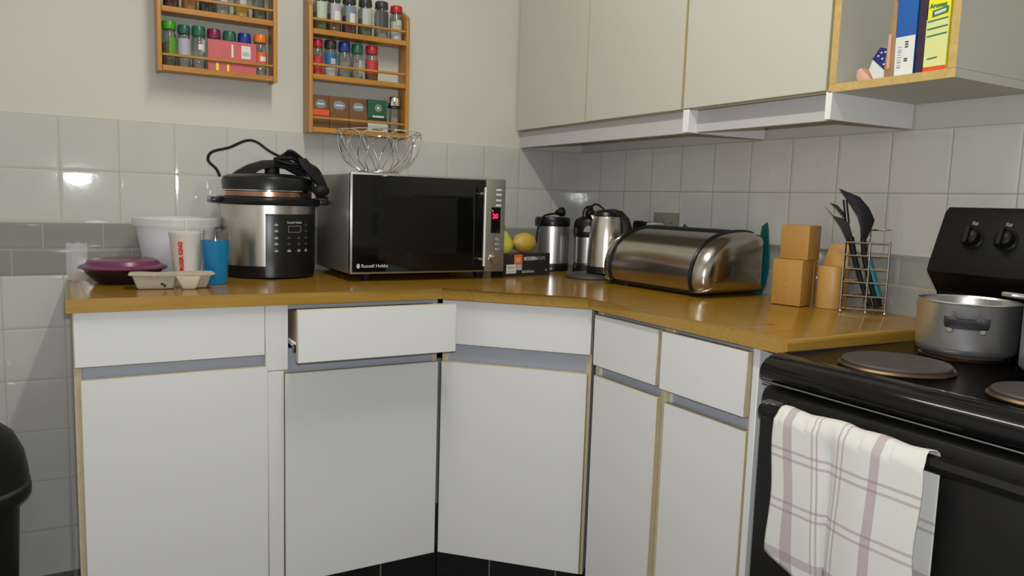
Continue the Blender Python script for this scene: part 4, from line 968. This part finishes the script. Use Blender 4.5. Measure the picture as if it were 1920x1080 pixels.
# dish towel over the oven handle
def towel():
    t = thing('dish_towel', 'cream dish towel with mauve check hanging on oven door handle', 'towel', (0, 0, 0), 0)
    bm = B(); uvl = bm.loops.layers.uv.new('UVMap')
    nu, nv = 90, 70; yl, yr = -1.672, -1.934
    Lb = .235
    sm = lambda a, b, x: (lambda k: k * k * (3 - 2 * k))(min(1, max(0, (x - a) / (b - a))))
    rows = []
    for i in range(nu + 1):
        u = i / nu; row = []
        Lf = .262 + .16 * min(u, .42) + .10 * max(0, u - .42)
        for j in range(nv + 1):
            s = -Lb + (Lf + Lb) * j / nv           # arc length from the handle top; negative = behind
            d = max(0, s); k = min(1, d / .33)
            amp = .010 * min(1, d / .18) ** .7
            groove = math.exp(-((u - .40) / .06) ** 2)
            fold = math.sin(u * 2 * PI * 1.6 + .3) * .5 + math.sin(u * 2 * PI * 3.1 + 1.1 + s * 3) * .22
            r_ = .0165
            if s > .024:
                x = -.7045 - r_ - .004 - amp * (.75 + fold * .6) + (.006 + .012 * k) * groove * min(1, d / .06) * .9
                x = min(x, -.7205); z = .7985 - (s - .024)
            elif s < -.024:
                x = -.6885 + .002 * math.sin(u * 9); z = .7985 - (-s - .024)
            else:
                a = s / .024 * PI / 2
                x = -.7045 - r_ * math.sin(a) * (1.0 if a > 0 else .97); z = .7985 + r_ * math.cos(a) + .0016 * math.sin(u * 19 + 1) + .004 * math.exp(-((u - .47) / .07) ** 2)
            y = yl + (yr - yl) * u
            # cloth pinched into the fold towards the bottom: the right half swings left
            y += k * (.006 * sm(.38, .50, u) - .030 * sm(.0, .14, u) * (1 - sm(.32, .46, u)))
            if s > 0:
                y -= .020 * k * sm(.6, 1, u)
                y -= .008 * k * (1 - sm(0, .35, u)) - .004 * math.sin(s * 30 + u * 3) * (.2 + .8 * (1 - sm(.04, .2, u)) + .8 * sm(.84, .98, u))
            else: y -= .006 * sm(.5, 1, u)
            row.append((bm.verts.new((x, y, z)), u, s / .40))
        rows.append(row)
    for i in range(nu):
        for j in range(nv):
            q = (rows[i][j], rows[i + 1][j], rows[i + 1][j + 1], rows[i][j + 1])
            f = bm.faces.new([k[0] for k in q])
            for lp, k in zip(f.loops, q): lp[uvl].uv = (k[1], k[2])
    o = O('cloth', bm, 'towel', t, ang=180)
    sd = o.modifiers.new('thickness', 'SOLIDIFY'); sd.thickness = .0014; sd.offset = 0
    return t
towel()

# ------------------------------------------------------------------ bin at the left edge
tc_ = thing('swing_bin', 'black domed kitchen bin at the lower left edge', 'bin', (-2.045, -.36, 0), 0)
bm = B(); lathe(bm, [(0, 0), (.115, 0), (.120, .005), (.136, .385), (0, .385)], seg=48); O('body', bm, 'black', tc_)
bm = B(); lathe(bm, [(.130, .3855), (.156, .386), (.162, .394), (.162, .412), (.158, .420), (.157, .45), (.148, .50), (.128, .545), (.09, .58), (.04, .598), (0, .60)], seg=56); ld = O('lid', bm, 'black', tc_)
bm = B(); lathe(bm, [(.1595, .418), (.1600, .424), (.1575, .428)], seg=56); O('lid_seam', bm, 'dkgrey', ld)

# ------------------------------------------------------------------ light
def lamp(name, kind, loc, e, size, color=(1, 1, 1), target=None, size_y=None):
    d = bpy.data.lights.new(name, kind); d.energy = e; d.color = color
    if kind == 'AREA':
        d.size = size
        if size_y: d.shape = 'RECTANGLE'; d.size_y = size_y
        else: d.shape = 'DISK'
    else: d.shadow_soft_size = size
    o = bpy.data.objects.new(name, d); COL.objects.link(o); o.location = loc
    if target: o.rotation_euler = (Vector(target) - Vector(loc)).to_track_quat('-Z', 'Y').to_euler()
    return o
for nm, ax in (('tube_lamp', -1), ('tube_lamp', 1)):
    o = lamp(nm, 'AREA', (-1.20 + ax * .012, -1.45, 2.50), 13.4, .05, (1, .965, .87), size_y=1.2)
    o.rotation_euler = (0, -ax * math.radians(42), 0)
lamp('camera_flash', 'AREA', (-1.752, -2.545, 1.205), 15.4, .035, (.90, .925, 1.), (-1.0, -.6, .85), .02)
w = bpy.data.worlds.new('world'); S.world = w; w.use_nodes = True
w.node_tree.nodes['Background'].inputs[0].default_value = (.8, .85, 1, 1); w.node_tree.nodes['Background'].inputs[1].default_value = .1
S.view_settings.view_transform = 'Standard'; S.view_settings.look = 'None'
S.view_settings.exposure = 0.; S.view_settings.gamma = 1.
